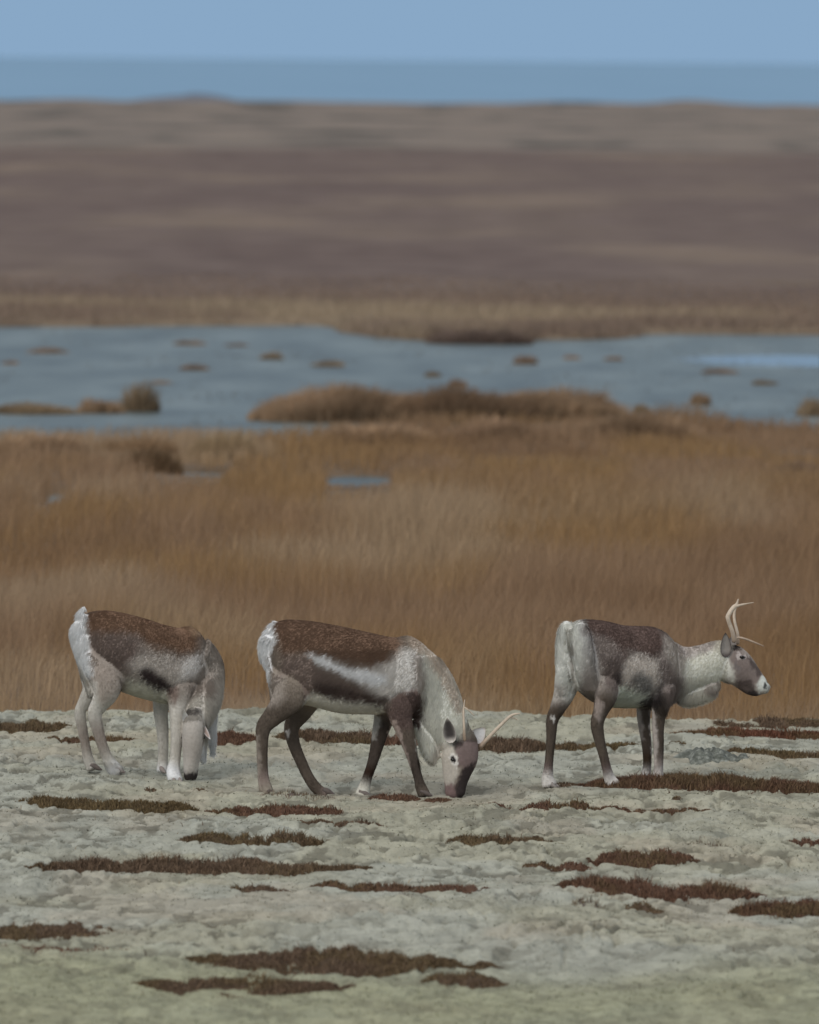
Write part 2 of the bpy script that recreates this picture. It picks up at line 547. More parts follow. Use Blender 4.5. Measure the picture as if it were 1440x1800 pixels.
def grass_colour(x, y, r):
    f = fbm(x / 1.8, y / 7.5, o=3, seed=101)
    g = fbm(x / 3.2 + 9, y / 11, o=3, seed=102)
    k = smooth(-0.3, 0.3, f)[:, None]
    c = ORANGE * (1 - k) + MAUVE * k
    k2 = (0.75 * smooth(0.08, 0.42, g))[:, None]
    c = c * (1 - k2) + STRAW * k2
    k3 = (0.55 * smooth(0.12, 0.45, -g))[:, None]
    c = c * (1 - k3) + DARK * k3
    near = (0.7 * smooth(85.5, 81, y))[:, None]
    c = c * (1 - near) + np.array([.47, .365, .25]) * near
    return c * r.uniform(0.80, 1.20, (len(x), 1))


parts = []
for ya, yb, dens, wid, hgt in ((80.2, 86, 560, .0042, .42), (86, 105, 320, .0052, .55), (105, 128, 170, .009, .52), (128, 160, 150, .011, .30)):
    half = 0.036 * yb + 8.0
    N = int((yb - ya) * 2 * half * dens)
    x = rng.uniform(-half, half, N); y = rng.uniform(ya, yb, N)
    # clumping
    keep = rng.random(N) < 0.45 + 0.55 * smooth(-0.4, 0.3, fbm(x / 0.35, y / 0.5, o=2, seed=111))
    sdv = pond_sd(x, y)
    keep &= sdv > 0.05
    x, y, sdv = x[keep], y[keep], sdv[keep]
    hs = hgt * (0.7 + 0.5 * fbm(x / 1.2, y / 3, o=3, seed=112) + 0.35 * rng.random(len(x)))
    hs *= 0.55 + 0.45 * smooth(80, 84, y)
    for (cx, cy, rx, ry), run in zip(POOLS, (8, 9, 8)):       # grass is short on the near side of each open pool
        inside = smooth(1.35, 0.95, np.abs(x - cx) / rx) * smooth(cy - run - ry - 2, cy - run - ry, y) * smooth(cy + ry + 1, cy + ry, y)
        hs *= 1 - 0.8 * inside
    hs = np.maximum(hs, 0.07)
    z = ZB + 0.05 * fbm(x / 1.7, y / 3, o=3, seed=9) - 0.45 * smooth(0.3, -0.5, sdv)
    lean = np.stack([0.07 + 0.17 * rng.normal(size=len(x)) + 0.1 * fbm(x / 2, y / 5, o=2, seed=113), 0.16 * rng.normal(size=len(x)), 0 * x], -1)
    parts.append(blades(np.stack([x, y, z - 0.02], -1), hs, wid * rng.uniform(.6, 1.4, len(x)), lean, grass_colour(x, y, rng)))
co, fc, cc = merge(parts)
tag(mesh_obj('marsh_grass', co, fc, M_BLADE, cc, shade=False), kind='stuff', label='dry orange brown marsh grass between moss bank and pond', cat='grass')

# far bank: shorter bleached grass along the water
N = 120000
x = rng.uniform(-24, 24, N); y = 203 + 52 * rng.random(N) ** 2.0
sdv = pond_sd(x, np.minimum(y, 244))
k = (sdv > 0.1) & (y > 200)
x, y = x[k], y[k]
hs = (0.22 + 0.12 * fbm(x / 2.5, y / 6, o=3, seed=121)) * (1 - .65 * smooth(218, 245, y)) * rng.uniform(.6, 1.3, len(x))
cf = smooth(-.3, .3, fbm(x / 4, y / 9, o=3, seed=122))[:, None]
cf = np.clip(cf + smooth(222, 240, y)[:, None], 0, 1)
cb = (np.array([.39, .305, .215]) * (1 - cf) + np.array([.27, .20, .155]) * cf) * rng.uniform(.75, 1.25, (len(x), 1))
lean = np.stack([.15 + .15 * rng.normal(size=len(x)), .15 * rng.normal(size=len(x)), 0 * x], -1)
co, fc, cc = merge([blades(np.stack([x, y, z_plain(x, y) - .02], -1), hs, .025 * rng.uniform(.6, 1.4, len(x)), lean, cb)])
tag(mesh_obj('bank_grass', co, fc, M_BLADE, cc, shade=False), kind='stuff', label='pale bleached grass along the far bank of the pond', cat='grass')


# sparse sedge stems standing in the shallow water
N = 5200
x = rng.uniform(-9, 9, N); y = rng.uniform(150, 206, N)
k = (pond_sd(x, y) < -.3) & (fbm(x / 1.3, y / 6, o=3, seed=181) > .12)
x, y = x[k], y[k]
ln = np.stack([.3 * rng.normal(size=len(x)), .3 * rng.normal(size=len(x)), 0 * x], -1)
co, fc, cc = merge([blades(np.stack([x, y, 0 * x + ZW - .02], -1), rng.uniform(.03, .12, len(x)), rng.uniform(.006, .016, len(x)), ln, np.array([[.15, .13, .10]]) * rng.uniform(.7, 1.3, (len(x), 1)))])
tag(mesh_obj('pond_sedge', co, fc, M_BLADE, cc, shade=False), kind='stuff', label='sparse dark sedge stems standing in the shallow pond', cat='sedge')


# ---- tussocks standing in the water or the marsh, each one a plant
def tussock(px0, px1, ptop, pbot, colour, label, name='grass_tussock', cat='tussock', group='grass tussocks in and around the pond', dense=1.0, flat=False, z=ZW):
    a, c_ = G(px0, pbot, z), G(px1, pbot, z)
    Yc = (a[1] + c_[1]) / 2
    W = (px1 - px0) / F * Yc / 2
    H = (pbot - ptop) / F * Yc
    depth = max(0.35, min(2.2, W * 0.7))
    cx, cy = (a[0] + c_[0]) / 2, Yc + depth
    r = np.random.default_rng(int(px0 * 7 + pbot))
    # a peaty mound
    th = np.linspace(0, 2 * np.pi, 40, endpoint=False); rr = np.linspace(0.02, 1, 9)
    T, R = np.meshgrid(th, rr)
    wob_ = 1 + 0.18 * vn(np.cos(T) * 1.7 + px0, np.sin(T) * 1.7, seed=131)
    mx_, my_ = cx + W * .95 * R * np.cos(T) * wob_, cy + depth * .95 * R * np.sin(T) * wob_
    top = 0.40 * H * (1 - R ** 2) * (1 + .3 * vn(mx_ * 2, my_ * 2, seed=132))
    mco = np.stack([mx_, my_, z - 0.08 + np.maximum(top, 0) + 0.04], -1).reshape(-1, 3)
    i = np.arange(360).reshape(9, 40)
    mf = np.stack([i[:-1], np.roll(i[:-1], -1, 1), np.roll(i[1:], -1, 1), i[1:]], -1).reshape(-1, 4)
    base = np.array(colour)
    N = int(np.clip(dense * 900 * W * depth * 4, 220, 9000))
    t = r.uniform(0, 2 * np.pi, N); q = np.sqrt(r.random(N))
    wb = 1 + 0.18 * vn(np.cos(t) * 1.7 + px0, np.sin(t) * 1.7, seed=131)
    x = cx + W * q * np.cos(t) * wb * .96; y = cy + depth * q * np.sin(t) * wb * .96
    hh = H * (0.9 - 0.6 * np.abs(q * np.cos(t)) ** 4 - .15 * q ** 2) * (1 + .55 * fbm(x / (.9 if W > 1.5 else .5), y / .8, o=3, seed=133)) * r.uniform(.65, 1.15, N)
    zz = z - 0.04 + 0.38 * H * (1 - q ** 2)
    hh = np.maximum(hh - (zz - z) * .8, .06)
    ln = np.stack([.12 + .35 * q * np.cos(t) + .12 * r.normal(size=N), .35 * q * np.sin(t) + .12 * r.normal(size=N), 0 * t], -1)
    cv = base * (1 + .45 * fbm(x / .6, y, o=2, seed=134))[:, None] * r.uniform(.7, 1.25, (N, 1))
    bl = blades(np.stack([x, y, zz], -1), hh, .014 * r.uniform(.6, 1.4, N), ln, cv)
    allp = (mco, mf, np.zeros((0, 3), int), np.tile(base * .45, (len(mco), 1)))
    co, fc, cc = merge([allp, bl])
    return tag(mesh_obj(name, co, fc, M_BLADE, cc, shade=False, origin=(cx, cy, z)), label, cat, group)


TB, TD, TO = (.40, .275, .175), (.31, .215, .15), (.34, .25, .16)
tussock(436, 790, 682, 744, TB, 'left half of the long brown sedge island at the pond edge', 'sedge_island', 'sedge island', 'sedge islands along the near shore', 1.4)
tussock(660, 960, 678, 746, (.31, .205, .13), 'dark middle of the long brown sedge island', 'sedge_island', 'sedge island', 'sedge islands along the near shore', 1.4)
tussock(820, 1136, 682, 744, TB, 'right end of the long sedge island, by open water', 'sedge_island', 'sedge island', 'sedge islands along the near shore', 1.4)
for a in ((212, 278, 672, 724, TO, 'tall round tussock in the left of the pond'),
          (130, 222, 694, 727, TB, 'low tussock joined to the left of the tall round one'),
          (-50, 142, 708, 729, TO, 'long low grassy spit at the far left of the near water'),
          (1213, 1252, 682, 712, TB, 'small pointed tussock standing in the right of the pond'),
          (1396, 1470, 690, 732, TO, 'broad tussock cut by the right edge of the photo'),
          (1112, 1142, 704, 726, TO, 'small tussock just right of the sedge island'),
          (308, 372, 637, 651, TD, 'flat dark tussock in the water above the tall round tussock'),
          (454, 497, 616, 632, TO, 'small tussock near the far bank, left of centre'),
          (545, 606, 629, 645, TO, 'low olive tussock right of centre-left in the open pond'),
          (899, 946, 623, 641, TD, 'dark rounded tussock alone in the middle of the pond'),
          (1230, 1298, 644, 657, TD, 'flat dark tussock just below the bright calm water'),
          (1318, 1368, 663, 677, TO, 'small tussock between calm water and right tussock'),
          (744, 776, 650, 663, TO, 'tiny tussock behind the middle of the sedge island'),
          (784, 822, 664, 682, TD, 'tiny dark tussock touching the back of the sedge island'),
          (262, 302, 667, 675, TD, 'tiny tussock behind the tall round tussock'),
          (300, 365, 598, 607, TD, 'faint flat tussock close to the far bank on the left'),
          (390, 440, 602, 609, TD, 'faint tussock close to far bank, right of its twin'),
          (42, 122, 611, 621, TD, 'faint long tussock near the far bank at far left'),
          (0, 32, 632, 641, TD, 'faint tussock at the left edge of the photo'),
          (990, 1022, 622, 632, TD, 'faint small tussock right of the dark rounded one'),
          (1056, 1100, 624, 634, TD, 'faint tussock midway between dark rounded one and calm water'),
          (1120, 1170, 742, 757, TB, 'low tussock on the near shore right of the island')):
    tussock(*a)
for a in ((1042, 1078, 736, 772, TD, 'small dark clump in marsh grass below the sedge island'),
          (1352, 1450, 800, 850, TD, 'broad dark clump in marsh grass at right edge'),
          (205, 322, 782, 832, (.27, .175, .10), 'brown clump in marsh grass at left beside pale straw')):
    tussock(*a, name='grass_clump', cat='grass clump', group='darker clumps in the marsh grass', dense=1.2, z=ZB + .02)
for a in ((-30, 165, 752, 806, TB, 'shaggy brown clump on the near pond shore at far left'),
          (150, 330, 756, 808, (.33, .22, .13), 'shaggy clump on the near shore below the tall round tussock'),
          (318, 452, 752, 806, (.42, .31, .19), 'pale straw clump on the near shore left of the island'),
          (548, 770, 738, 782, TB, 'broad clump on the near shore below the left half of the island'),
          (760, 1010, 736, 780, (.33, .22, .14), 'broad clump on the near shore below the island middle'),
          (1000, 1240, 728, 778, TB, 'broad clump on the near shore below the island right end')):
    tussock(*a, name='grass_clump', cat='grass clump', group='shaggy clumps along the near shore', dense=.9, z=ZB + .02)
tussock(748, 952, 572, 606, (.22, .16, .13), 'dark overgrown point of the far bank jutting into the pond', 'bank_shrub', 'shrub', None, 1.2, z=ZW)

# ================================================================== HEATHER ON THE MOSS
RED, OLIVE, BROWN, GREY, RUST = (.150, .085, .057), (.145, .104, .054), (.150, .102, .069), (.20, .16, .14), (.165, .074, .047)
PATCHES = [
    (-40, 115, 1268, 1293, OLIVE, 'olive brown heather patch at left edge, just before the tall grass'),
    (85, 250, 1295, 1312, RED, 'thin reddish heather strip behind the hind legs of the left reindeer'),
    (372, 455, 1284, 1312, RED, 'reddish heather patch between left reindeer and middle reindeer'),
    (488, 695, 1274, 1308, BROWN, 'brown heather patch behind the hind legs of the middle reindeer'),
    (640, 765, 1282, 1312, RED, 'heather patch behind the forelegs of the middle reindeer'),
    (838, 962, 1281, 1322, BROWN, 'brown heather mound behind the antler of the middle reindeer'),
    (955, 1130, 1297, 1318, OLIVE, 'heather strip behind the hind legs of the right reindeer'),
    (1160, 1212, 1309, 1321, OLIVE, 'small olive heather tuft right of the right reindeer forelegs'),
    (1250, 1480, 1255, 1276, BROWN, 'brown heather strip along the grass edge at right'),
    (1195, 1500, 1270, 1300, RUST, 'rust red heather patch below the strip along the grass edge'),
    (1275, 1500, 1312, 1333, OLIVE, 'olive heather strip right above the grey rock'),
    (1040, 1500, 1352, 1393, RED, 'long dark red heather patch under the right reindeer forelegs'),
    (962, 1024, 1369, 1383, BROWN, 'small dark tuft by the far hind hoof of the right reindeer'),
    (452, 592, 1384, 1410, GREY, 'greyish heather patch under the hind hooves of the middle reindeer'),
    (648, 738, 1382, 1402, RED, 'small red heather patch between forehooves of the middle reindeer'),
    (742, 800, 1390, 1406, RED, 'small heather patch at the muzzle of the middle reindeer'),
    (5, 332, 1399, 1431, OLIVE, 'long olive heather patch in front of the left reindeer'),
    (370, 602, 1411, 1434, RED, 'red heather patch in front of middle reindeer hind hooves'),
    (524, 686, 1444, 1461, BROWN, 'thin short brown heather strip at centre below the middle reindeer'),
    (315, 566, 1463, 1494, OLIVE, 'olive brown heather patch above the longest patch on the left'),
    (68, 628, 1500, 1538, BROWN, 'longest dark brown heather patch, left foreground'),
    (788, 992, 1470, 1493, OLIVE, 'olive heather patch alone at centre right'),
    (832, 905, 1410, 1421, RED, 'faint short red strip in front of middle reindeer muzzle'),
    (918, 1080, 1411, 1434, RED, 'red heather strip in front of right reindeer hind hooves'),
    (1070, 1250, 1420, 1436, RED, 'thin trailing red strip in front of right reindeer forehooves'),
    (918, 1042, 1514, 1531, RED, 'thin red heather tail left of a thicker red patch'),
    (1040, 1224, 1495, 1528, RED, 'thick red heather patch below the wispy grey heather'),
    (1212, 1284, 1476, 1502, GREY, 'wispy grey heather tuft at right'),
    (1388, 1480, 1475, 1497, RED, 'red heather patch cut by right edge, level with grey tuft'),
    (405, 508, 1556, 1577, BROWN, 'small dark brown heather patch below the longest patch'),
    (545, 735, 1552, 1576, RED, 'reddish heather strip right of the small dark brown patch'),
    (715, 880, 1562, 1580, RED, 'faint thin red strip at centre foreground'),
    (985, 1332, 1537, 1582, RED, 'large red brown heather patch slanting up to the right'),
    (688, 775, 1581, 1596, GREY, 'small dull strip below the centre red strip'),
    (848, 975, 1581, 1597, GREY, 'dull grey brown strip left below the large slanting patch'),
    (1005, 1066, 1578, 1607, GREY, 'small wispy tuft below the left end of the slanting patch'),
    (1096, 1170, 1592, 1609, BROWN, 'small brown tuft below the middle of the slanting patch'),
    (1296, 1500, 1563, 1611, RED, 'thick red brown heather patch at right foreground edge'),
    (-40, 208, 1604, 1658, BROWN, 'tall sprigged brown heather patch at left foreground edge'),
    (-40, 252, 1662, 1680, RED, 'thin reddish strip below the left foreground patch'),
    (305, 435, 1612, 1641, GREY, 'wispy grey twig tuft in left foreground'),
    (345, 862, 1656, 1714, BROWN, 'largest blurred brown heather patch in bottom foreground'),
    (245, 605, 1690, 1748, BROWN, 'lowest blurred heather patch at bottom left of centre'),
    (742, 894, 1698, 1734, BROWN, 'short blurred heather patch at bottom, right of the largest'),
    (1425, 1480, 1626, 1642, RED, 'tiny heather tuft at right edge near the bottom'),
    (254, 274, 1383, 1396, BROWN, 'tiny dark tuft before the left reindeer forehooves'),
    (342, 378, 1387, 1398, BROWN, 'tiny flat tuft right below the left reindeer muzzle'),
    (1165, 1202, 1405, 1417, BROWN, 'tiny dark tuft before the long red patch at right'),
]


def heather(px0, px1, pt, pb, colour, label):
    r = np.random.default_rng(int(px0 * 13 + pb))
    wide = .05 * (px1 - px0)
    px0, px1 = px0 - wide, px1 + wide
    gm = G((px0 + px1) / 2, pb)
    Yn = gm[1]
    Sc = F / Yn
    g = (pb - 105) / F
    hp = pb - pt
    H = float(np.clip(.6 * hp / Sc, .024, .095))
    low = pb > 1640
    if low:
        H *= .6
    depth = max(0.16, (hp - H * Sc) * (.8 if low else 1) / (Sc * g)) / 2
    W = (px1 - px0) / Sc / 2
    cx, cy = gm[0], Yn + depth
    wisp = colour is GREY

    def edge(u):
        lo = -1.0 * (1 - np.abs(u) ** 1.9) ** .8 * (1 + .35 * vn(u * 3.2 + px0, u * 0 + 1, seed=141))
        hi = (1 - np.abs(u) ** 1.7) ** .9 * (.85 + .6 * vn(u * 4.1 + px0, u * 0 + 5, seed=142))
        return lo, np.maximum(hi, lo + .1)

    def gaps(x, y):
        return smooth(*((.16, .45) if low else (.34, .55)), fbm(x / .26 + 3, y / .55, o=3, seed=147))

    # matted base
    nu, nv = 90, 12
    u = np.linspace(-.985, .985, nu); v = np.linspace(0, 1, nv)
    U, V = np.meshgrid(u, v)
    lo, hi = edge(U)
    x = cx + W * U; y = cy + depth * (lo + (hi - lo) * V)
    hump = np.sin(np.pi * np.clip(V, 0, 1)) ** .4 * (1 - np.abs(U) ** 4)
    z = z_moss(x, y) - .012 + H * .62 * hump * (1 + .35 * fbm(x / .12, y / .2, o=2, seed=143)) * (0.35 if wisp else 1) - .05 * gaps(x, y)
    mco = np.stack([x, y, z], -1).reshape(-1, 3)
    cm = np.array(colour)
    mc = cm * .75 * (1 + .35 * fbm(x / .1, y / .2, o=2, seed=144))[..., None].repeat(3, -1).reshape(-1, 3)
    # sprigs
    area = 4 * W * depth * .75
    N = int(np.clip(area * (2500 if wisp else 9000), 250, 14000))
    uu = r.uniform(-1.0, 1.0, N); lo, hi = edge(np.clip(uu, -.98, .98)); vv = np.where(r.random(N) < .8, r.random(N), np.clip(r.normal(.5, .45, N), -.32, 1.3))
    x = cx + W * uu; y = cy + depth * (lo + (hi - lo) * vv)
    hump = np.sin(np.pi * np.clip(vv, 0, 1)) ** .4 * np.maximum(1 - np.abs(uu) ** 4, 0)
    tall = smooth(0.05, .5, fbm(x / .25, y / .3, o=2, seed=145))
    gp = gaps(x, y)
    hs = (.22 + .42 * r.random(N)) * H * (1 - .75 * gp) * (.55 + .45 * np.maximum(1 - np.abs(uu) ** 3, 0)) * np.where((vv < 0) | (vv > 1), .7, 1) * (1 + .9 * tall * (r.random(N) < .25))
    z = z_moss(x, y) - .012 + H * .58 * hump * (0.35 if wisp else 1) * (1 - gp)
    ln = np.stack([.4 * r.normal(size=N), .4 * r.normal(size=N), 0 * uu], -1)
    k = smooth(-.3, .4, fbm(x / .35, y / .6, o=3, seed=146))[:, None]
    alt = np.array(OLIVE) if colour is not OLIVE else np.array(BROWN)
    cv = (cm * (1 - .7 * k) + alt * .7 * k) * r.uniform(.6, 1.5, (N, 1))
    bl = blades(np.stack([x, y, z], -1), hs, (.004 if wisp else .0055) * r.uniform(.6, 1.5, N), ln, cv, rs=r)
    co, fc, cc = merge([(mco, grid_faces(nu, nv), np.zeros((0, 3), int), mc), bl])
    org = (cx, cy, float(z_moss(np.array([cx]), np.array([cy]))[0]))
    return tag(mesh_obj('heather_patch', co, fc, M_HEATH, cc, shade=False, origin=org), label, 'heather', 'heather patches on the moss')


for p_ in PATCHES:
    heather(*p_)

# the lichen and moss tips themselves
N = 175000
x = rng.uniform(-6.6, 6.6, N); y = 53.2 + 26.4 * rng.random(N)
f = fbm(x / .45, y / .9, o=3, seed=155)
k = rng.random(N) < .35 + .65 * smooth(-.3, .3, f)
x, y, f = x[k], y[k], f[k]
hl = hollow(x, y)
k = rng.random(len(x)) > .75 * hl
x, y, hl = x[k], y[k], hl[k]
cs = (moss_tint(x, y) * (1 - .58 * hl[:, None]) + np.array([[.12, .105, .075]]) * .58 * hl[:, None]) * rng.uniform(.9, 1.1, (len(x), 1))  # tips in the hollows darkened with the same painted crevice shade
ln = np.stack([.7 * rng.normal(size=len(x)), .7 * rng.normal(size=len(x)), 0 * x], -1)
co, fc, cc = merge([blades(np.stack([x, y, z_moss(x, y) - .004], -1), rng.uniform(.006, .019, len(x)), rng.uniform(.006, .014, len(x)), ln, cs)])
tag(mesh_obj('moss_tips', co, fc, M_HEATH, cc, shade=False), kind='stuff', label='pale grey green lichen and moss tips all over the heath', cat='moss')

# small dead sprigs and straws dotted over the moss
N = 1000
x = rng.uniform(-4, 4, N); y = rng.uniform(54, 79.5, N)
k = fbm(x / .8, y / 1.6, o=3, seed=151) > .12
x, y = x[k], y[k]
cs = np.where(rng.random((len(x), 1)) < .5, np.array([[.14, .10, .07]]), np.array([[.30, .24, .16]])) * rng.uniform(.6, 1.3, (len(x), 1))
ln = np.stack([.5 * rng.normal(size=len(x)), .5 * rng.normal(size=len(x)), 0 * x], -1)
co, fc, cc = merge([blades(np.stack([x, y, z_moss(x, y) - .005], -1), rng.uniform(.015, .05, len(x)), rng.uniform(.003, .008, len(x)), ln, cs)])
tag(mesh_obj('moss_sprigs', co, fc, M_HEATH, cc, shade=False), kind='stuff', label='tiny dry sprigs scattered over the pale moss', cat='sprigs')

# ---- the low lichen rock at right
ROCK, n, b = new_mat('lichen_rock')
tcm = n.nodes.new('ShaderNodeTexCoord').outputs['Object']
c1, _ = ramp_noise(n, tcm, 22, [(0.35, (.06, .065, .055)), (0.52, (.13, .14, .12)), (0.66, (.30, .31, .28))], 7, rough=.65)
n.links.new(c1, b.inputs['Base Color']); b.inputs['Roughness'].default_value = 0.95
cA = G(1257, 1349)
nu, nv = 96, 40
U, V = np.meshgrid(np.linspace(0, 2 * np.pi, nu, endpoint=False), np.linspace(0.02, 1, nv))
rx, ry = 74 / F * cA[1], .34
lob = 1 + .22 * vn(np.cos(U) * 2.2, np.sin(U) * 2.2, seed=161)
x = rx * V * np.cos(U) * lob; y = ry + ry * V * np.sin(U) * lob
hgt = .085 * np.maximum(1 - V ** 2.5, 0) * (1 + .75 * fbm(x / .13, y / .2, o=4, seed=162)) * (.8 + .35 * vn(x / .2, y * 0, seed=165)) + .02 * fbm(x / .03, y / .05, o=2, seed=163) * (1 - V)
z = z_moss(cA[0] + x, cA[1] + y) - .03 + hgt
i = np.arange(nu * nv).reshape(nv, nu)
rf = np.stack([i[:-1], np.roll(i[:-1], -1, 1), np.roll(i[1:], -1, 1), i[1:]], -1).reshape(-1, 4)
tag(mesh_obj('lichen_rock', np.stack([x + cA[0], y + cA[1], z], -1).reshape(-1, 3), [rf], ROCK, origin=(cA[0], cA[1] + ry, 0)),
    'low lumpy grey rock crusted with lichen, right of the right reindeer', 'rock')

# ================================================================== REINDEER
def cr(pts, k):
    """Catmull-Rom resampling of rows"""
    pts = np.asarray(pts, float)
    p = np.vstack([2 * pts[0] - pts[1], pts, 2 * pts[-1] - pts[-2]])
    out = []
    for i in range(1, len(p) - 2):
        for t in np.linspace(0, 1, k, endpoint=False):
            a, b_, c_, d_ = p[i - 1], p[i], p[i + 1], p[i + 2]
            out.append(.5 * ((2 * b_) + (c_ - a) * t + (2 * a - 5 * b_ + 4 * c_ - d_) * t * t + (3 * b_ - a - 3 * c_ + d_) * t ** 3))
    out.append(p[-2])
    return np.array(out)


def loft(rows, lateral, k=4, nr=56, power=2.0, along=None):
    """rows: x,y,z, in-plane radius, lateral radius -> closed tube"""
    r = cr(rows, k)
    c = r[:, :3]; ra = np.maximum(r[:, 3], .002); rb = np.maximum(r[:, 4], .002)
    t = np.gradient(c, axis=0)
    if along is not None:
        t = np.tile(np.asarray(along, float), (len(c), 1))
    t /= np.linalg.norm(t, axis=1)[:, None]
    L = np.asarray(lateral, float)
    s = L - (t @ L)[:, None] * t; s /= np.linalg.norm(s, axis=1)[:, None]
    u = np.cross(s, t)
    th = np.linspace(0, 2 * np.pi, nr, endpoint=False)
    ct, st = np.cos(th), np.sin(th)
    ct = np.sign(ct) * np.abs(ct) ** (2 / power); st = np.sign(st) * np.abs(st) ** (2 / power)
    ring = c[:, None] + u[:, None] * (ra[:, None] * ct)[..., None] + s[:, None] * (rb[:, None] * st)[..., None]
    n_ = len(c)
    e0 = c[0] - t[0] * min(ra[0], rb[0]) * .6; e1 = c[-1] + t[-1] * min(ra[-1], rb[-1]) * .6
    co = np.vstack([ring.reshape(-1, 3), e0, e1])
    i = np.arange(n_ * nr).reshape(n_, nr)
    q = np.stack([i[:-1], np.roll(i[:-1], -1, 1), np.roll(i[1:], -1, 1), i[1:]], -1).reshape(-1, 4)
    a = n_ * nr
    t0 = np.stack([np.roll(i[0], -1), i[0], np.full(nr, a)], -1)
    t1 = np.stack([i[-1], np.roll(i[-1], -1), np.full(nr, a + 1)], -1)
    return co, q, np.vstack([t0, t1]), c, np.sqrt(ra * rb)


def remesh(co, fq, ft, voxel):
    tmp = mesh_obj('tmp', co, [fq, ft], M_FUR)
    md = tmp.modifiers.new('r', 'REMESH'); md.mode = 'VOXEL'; md.voxel_size = voxel; md.adaptivity = 0
    dg = bpy.context.evaluated_depsgraph_get()
    ev = tmp.evaluated_get(dg); me = ev.to_mesh()
    v = np.empty(len(me.vertices) * 3, np.float32); me.vertices.foreach_get('co', v)
    l = np.empty(len(me.loops), np.int32); me.loops.foreach_get('vertex_index', l)
    tot = np.empty(len(me.polygons), np.int32); me.polygons.foreach_get('loop_total', tot)
    ed = np.empty(len(me.edges) * 2, np.int32); me.edges.foreach_get('vertices', ed)
    ev.to_mesh_clear()
    m0 = tmp.data
    bpy.data.objects.remove(tmp); bpy.data.meshes.remove(m0)
    assert np.all(tot == 4)
    return v.reshape(-1, 3).astype(float), l.reshape(-1, 4), ed.reshape(-1, 2)


def taubin(v, e, it, lam=.5, mu=-.52):
    N = len(v)
    deg = np.bincount(e.ravel(), minlength=N)[:, None].astype(float)
    for k in range(it * 2):
        s = np.zeros_like(v)
        for ax in range(3):
            s[:, ax] = np.bincount(e[:, 0], v[e[:, 1], ax], N) + np.bincount(e[:, 1], v[e[:, 0], ax], N)
        v = v + (lam if k % 2 == 0 else mu) * (s / deg - v)
    return v


def project(v):
    d = v - CAM
    z = d @ fw
    return 720 + F * (d @ RC) / z, 900 - F * (d @ UC) / z


KS = 1.88      # photo brightness of a flank -> reflectance of its coat


def coat(c):
    return np.minimum(lin(c) * KS, .80)


def normals(v, q):
    n_ = np.cross(v[q[:, 2]] - v[q[:, 0]], v[q[:, 3]] - v[q[:, 1]])
    out = np.zeros_like(v)
    for k in range(4):
        for ax in range(3):
            out[:, ax] += np.bincount(q[:, k], n_[:, ax], len(v))
    return out / np.maximum(np.linalg.norm(out, axis=1)[:, None], 1e-12)


def tube(rows, lateral=(0, 1, 0), k=6, nr=10):
    co, q, t, _, _ = loft([(*a[:3], a[3], a[3]) for a in rows], lateral, k, nr)
    return co, q, t


def join(parts):
    co, q, t, at = [], [], [], 0
    for a in parts:
        co.append(a[0]); q.append(a[1] + at); t.append(a[2] + at); at += len(a[0])
    return np.vstack(co), np.vstack(q), np.vstack(t)


def ear_mesh(base, tip, width, face, cup=.5, thick=.006):
    """a leaf-shaped, cupped ear; face = direction its hollow looks"""
    base, tip, face = map(np.asarray, (base, tip, face))
    ax = tip - base; Lh = np.linalg.norm(ax); ax = ax / Lh
    face = face - (face @ ax) * ax; face = face / np.linalg.norm(face)
    sd_ = np.cross(ax, face)
    nu, nv = 16, 13
    U, V = np.meshgrid(np.linspace(0, 1, nu), np.linspace(-1, 1, nv), indexing='ij')
    wprof = width * (np.sin(np.pi * np.clip(U, 0, 1) ** .75) ** .75 * .95 + .30 * (1 - U)) * (U < .999)
    X_ = wprof * np.sin(V * 1.25) / math.sin(1.25)
    D_ = -cup * wprof * np.cos(V * 1.25)
    front = base + ax * (U * Lh)[..., None] + sd_ * X_[..., None] + face * (D_ + .02 * Lh * np.sin(3 * U))[..., None]
    back = front - face * (thick * (1 - V ** 2) * (1 - .6 * U) + .0015)[..., None]
    n_ = nu * nv
    co = np.vstack([front.reshape(-1, 3), back.reshape(-1, 3)])
    i = np.arange(n_).reshape(nu, nv)
    q1 = np.stack([i[:-1, :-1], i[:-1, 1:], i[1:, 1:], i[1:, :-1]], -1).reshape(-1, 4)
    q2 = q1[:, ::-1] + n_
    rim = np.concatenate([i[0, :], i[1:, -1], i[-1, -2::-1], i[-2:0:-1, 0]])
    q3 = np.stack([rim, np.roll(rim, -1), np.roll(rim, -1) + n_, rim + n_], -1)
    inner = (1 - np.abs(V) ** 3) * smooth(.02, .25, U) * smooth(1, .8, U)
    return co, np.vstack([q1, q2, q3]), inner.reshape(-1)


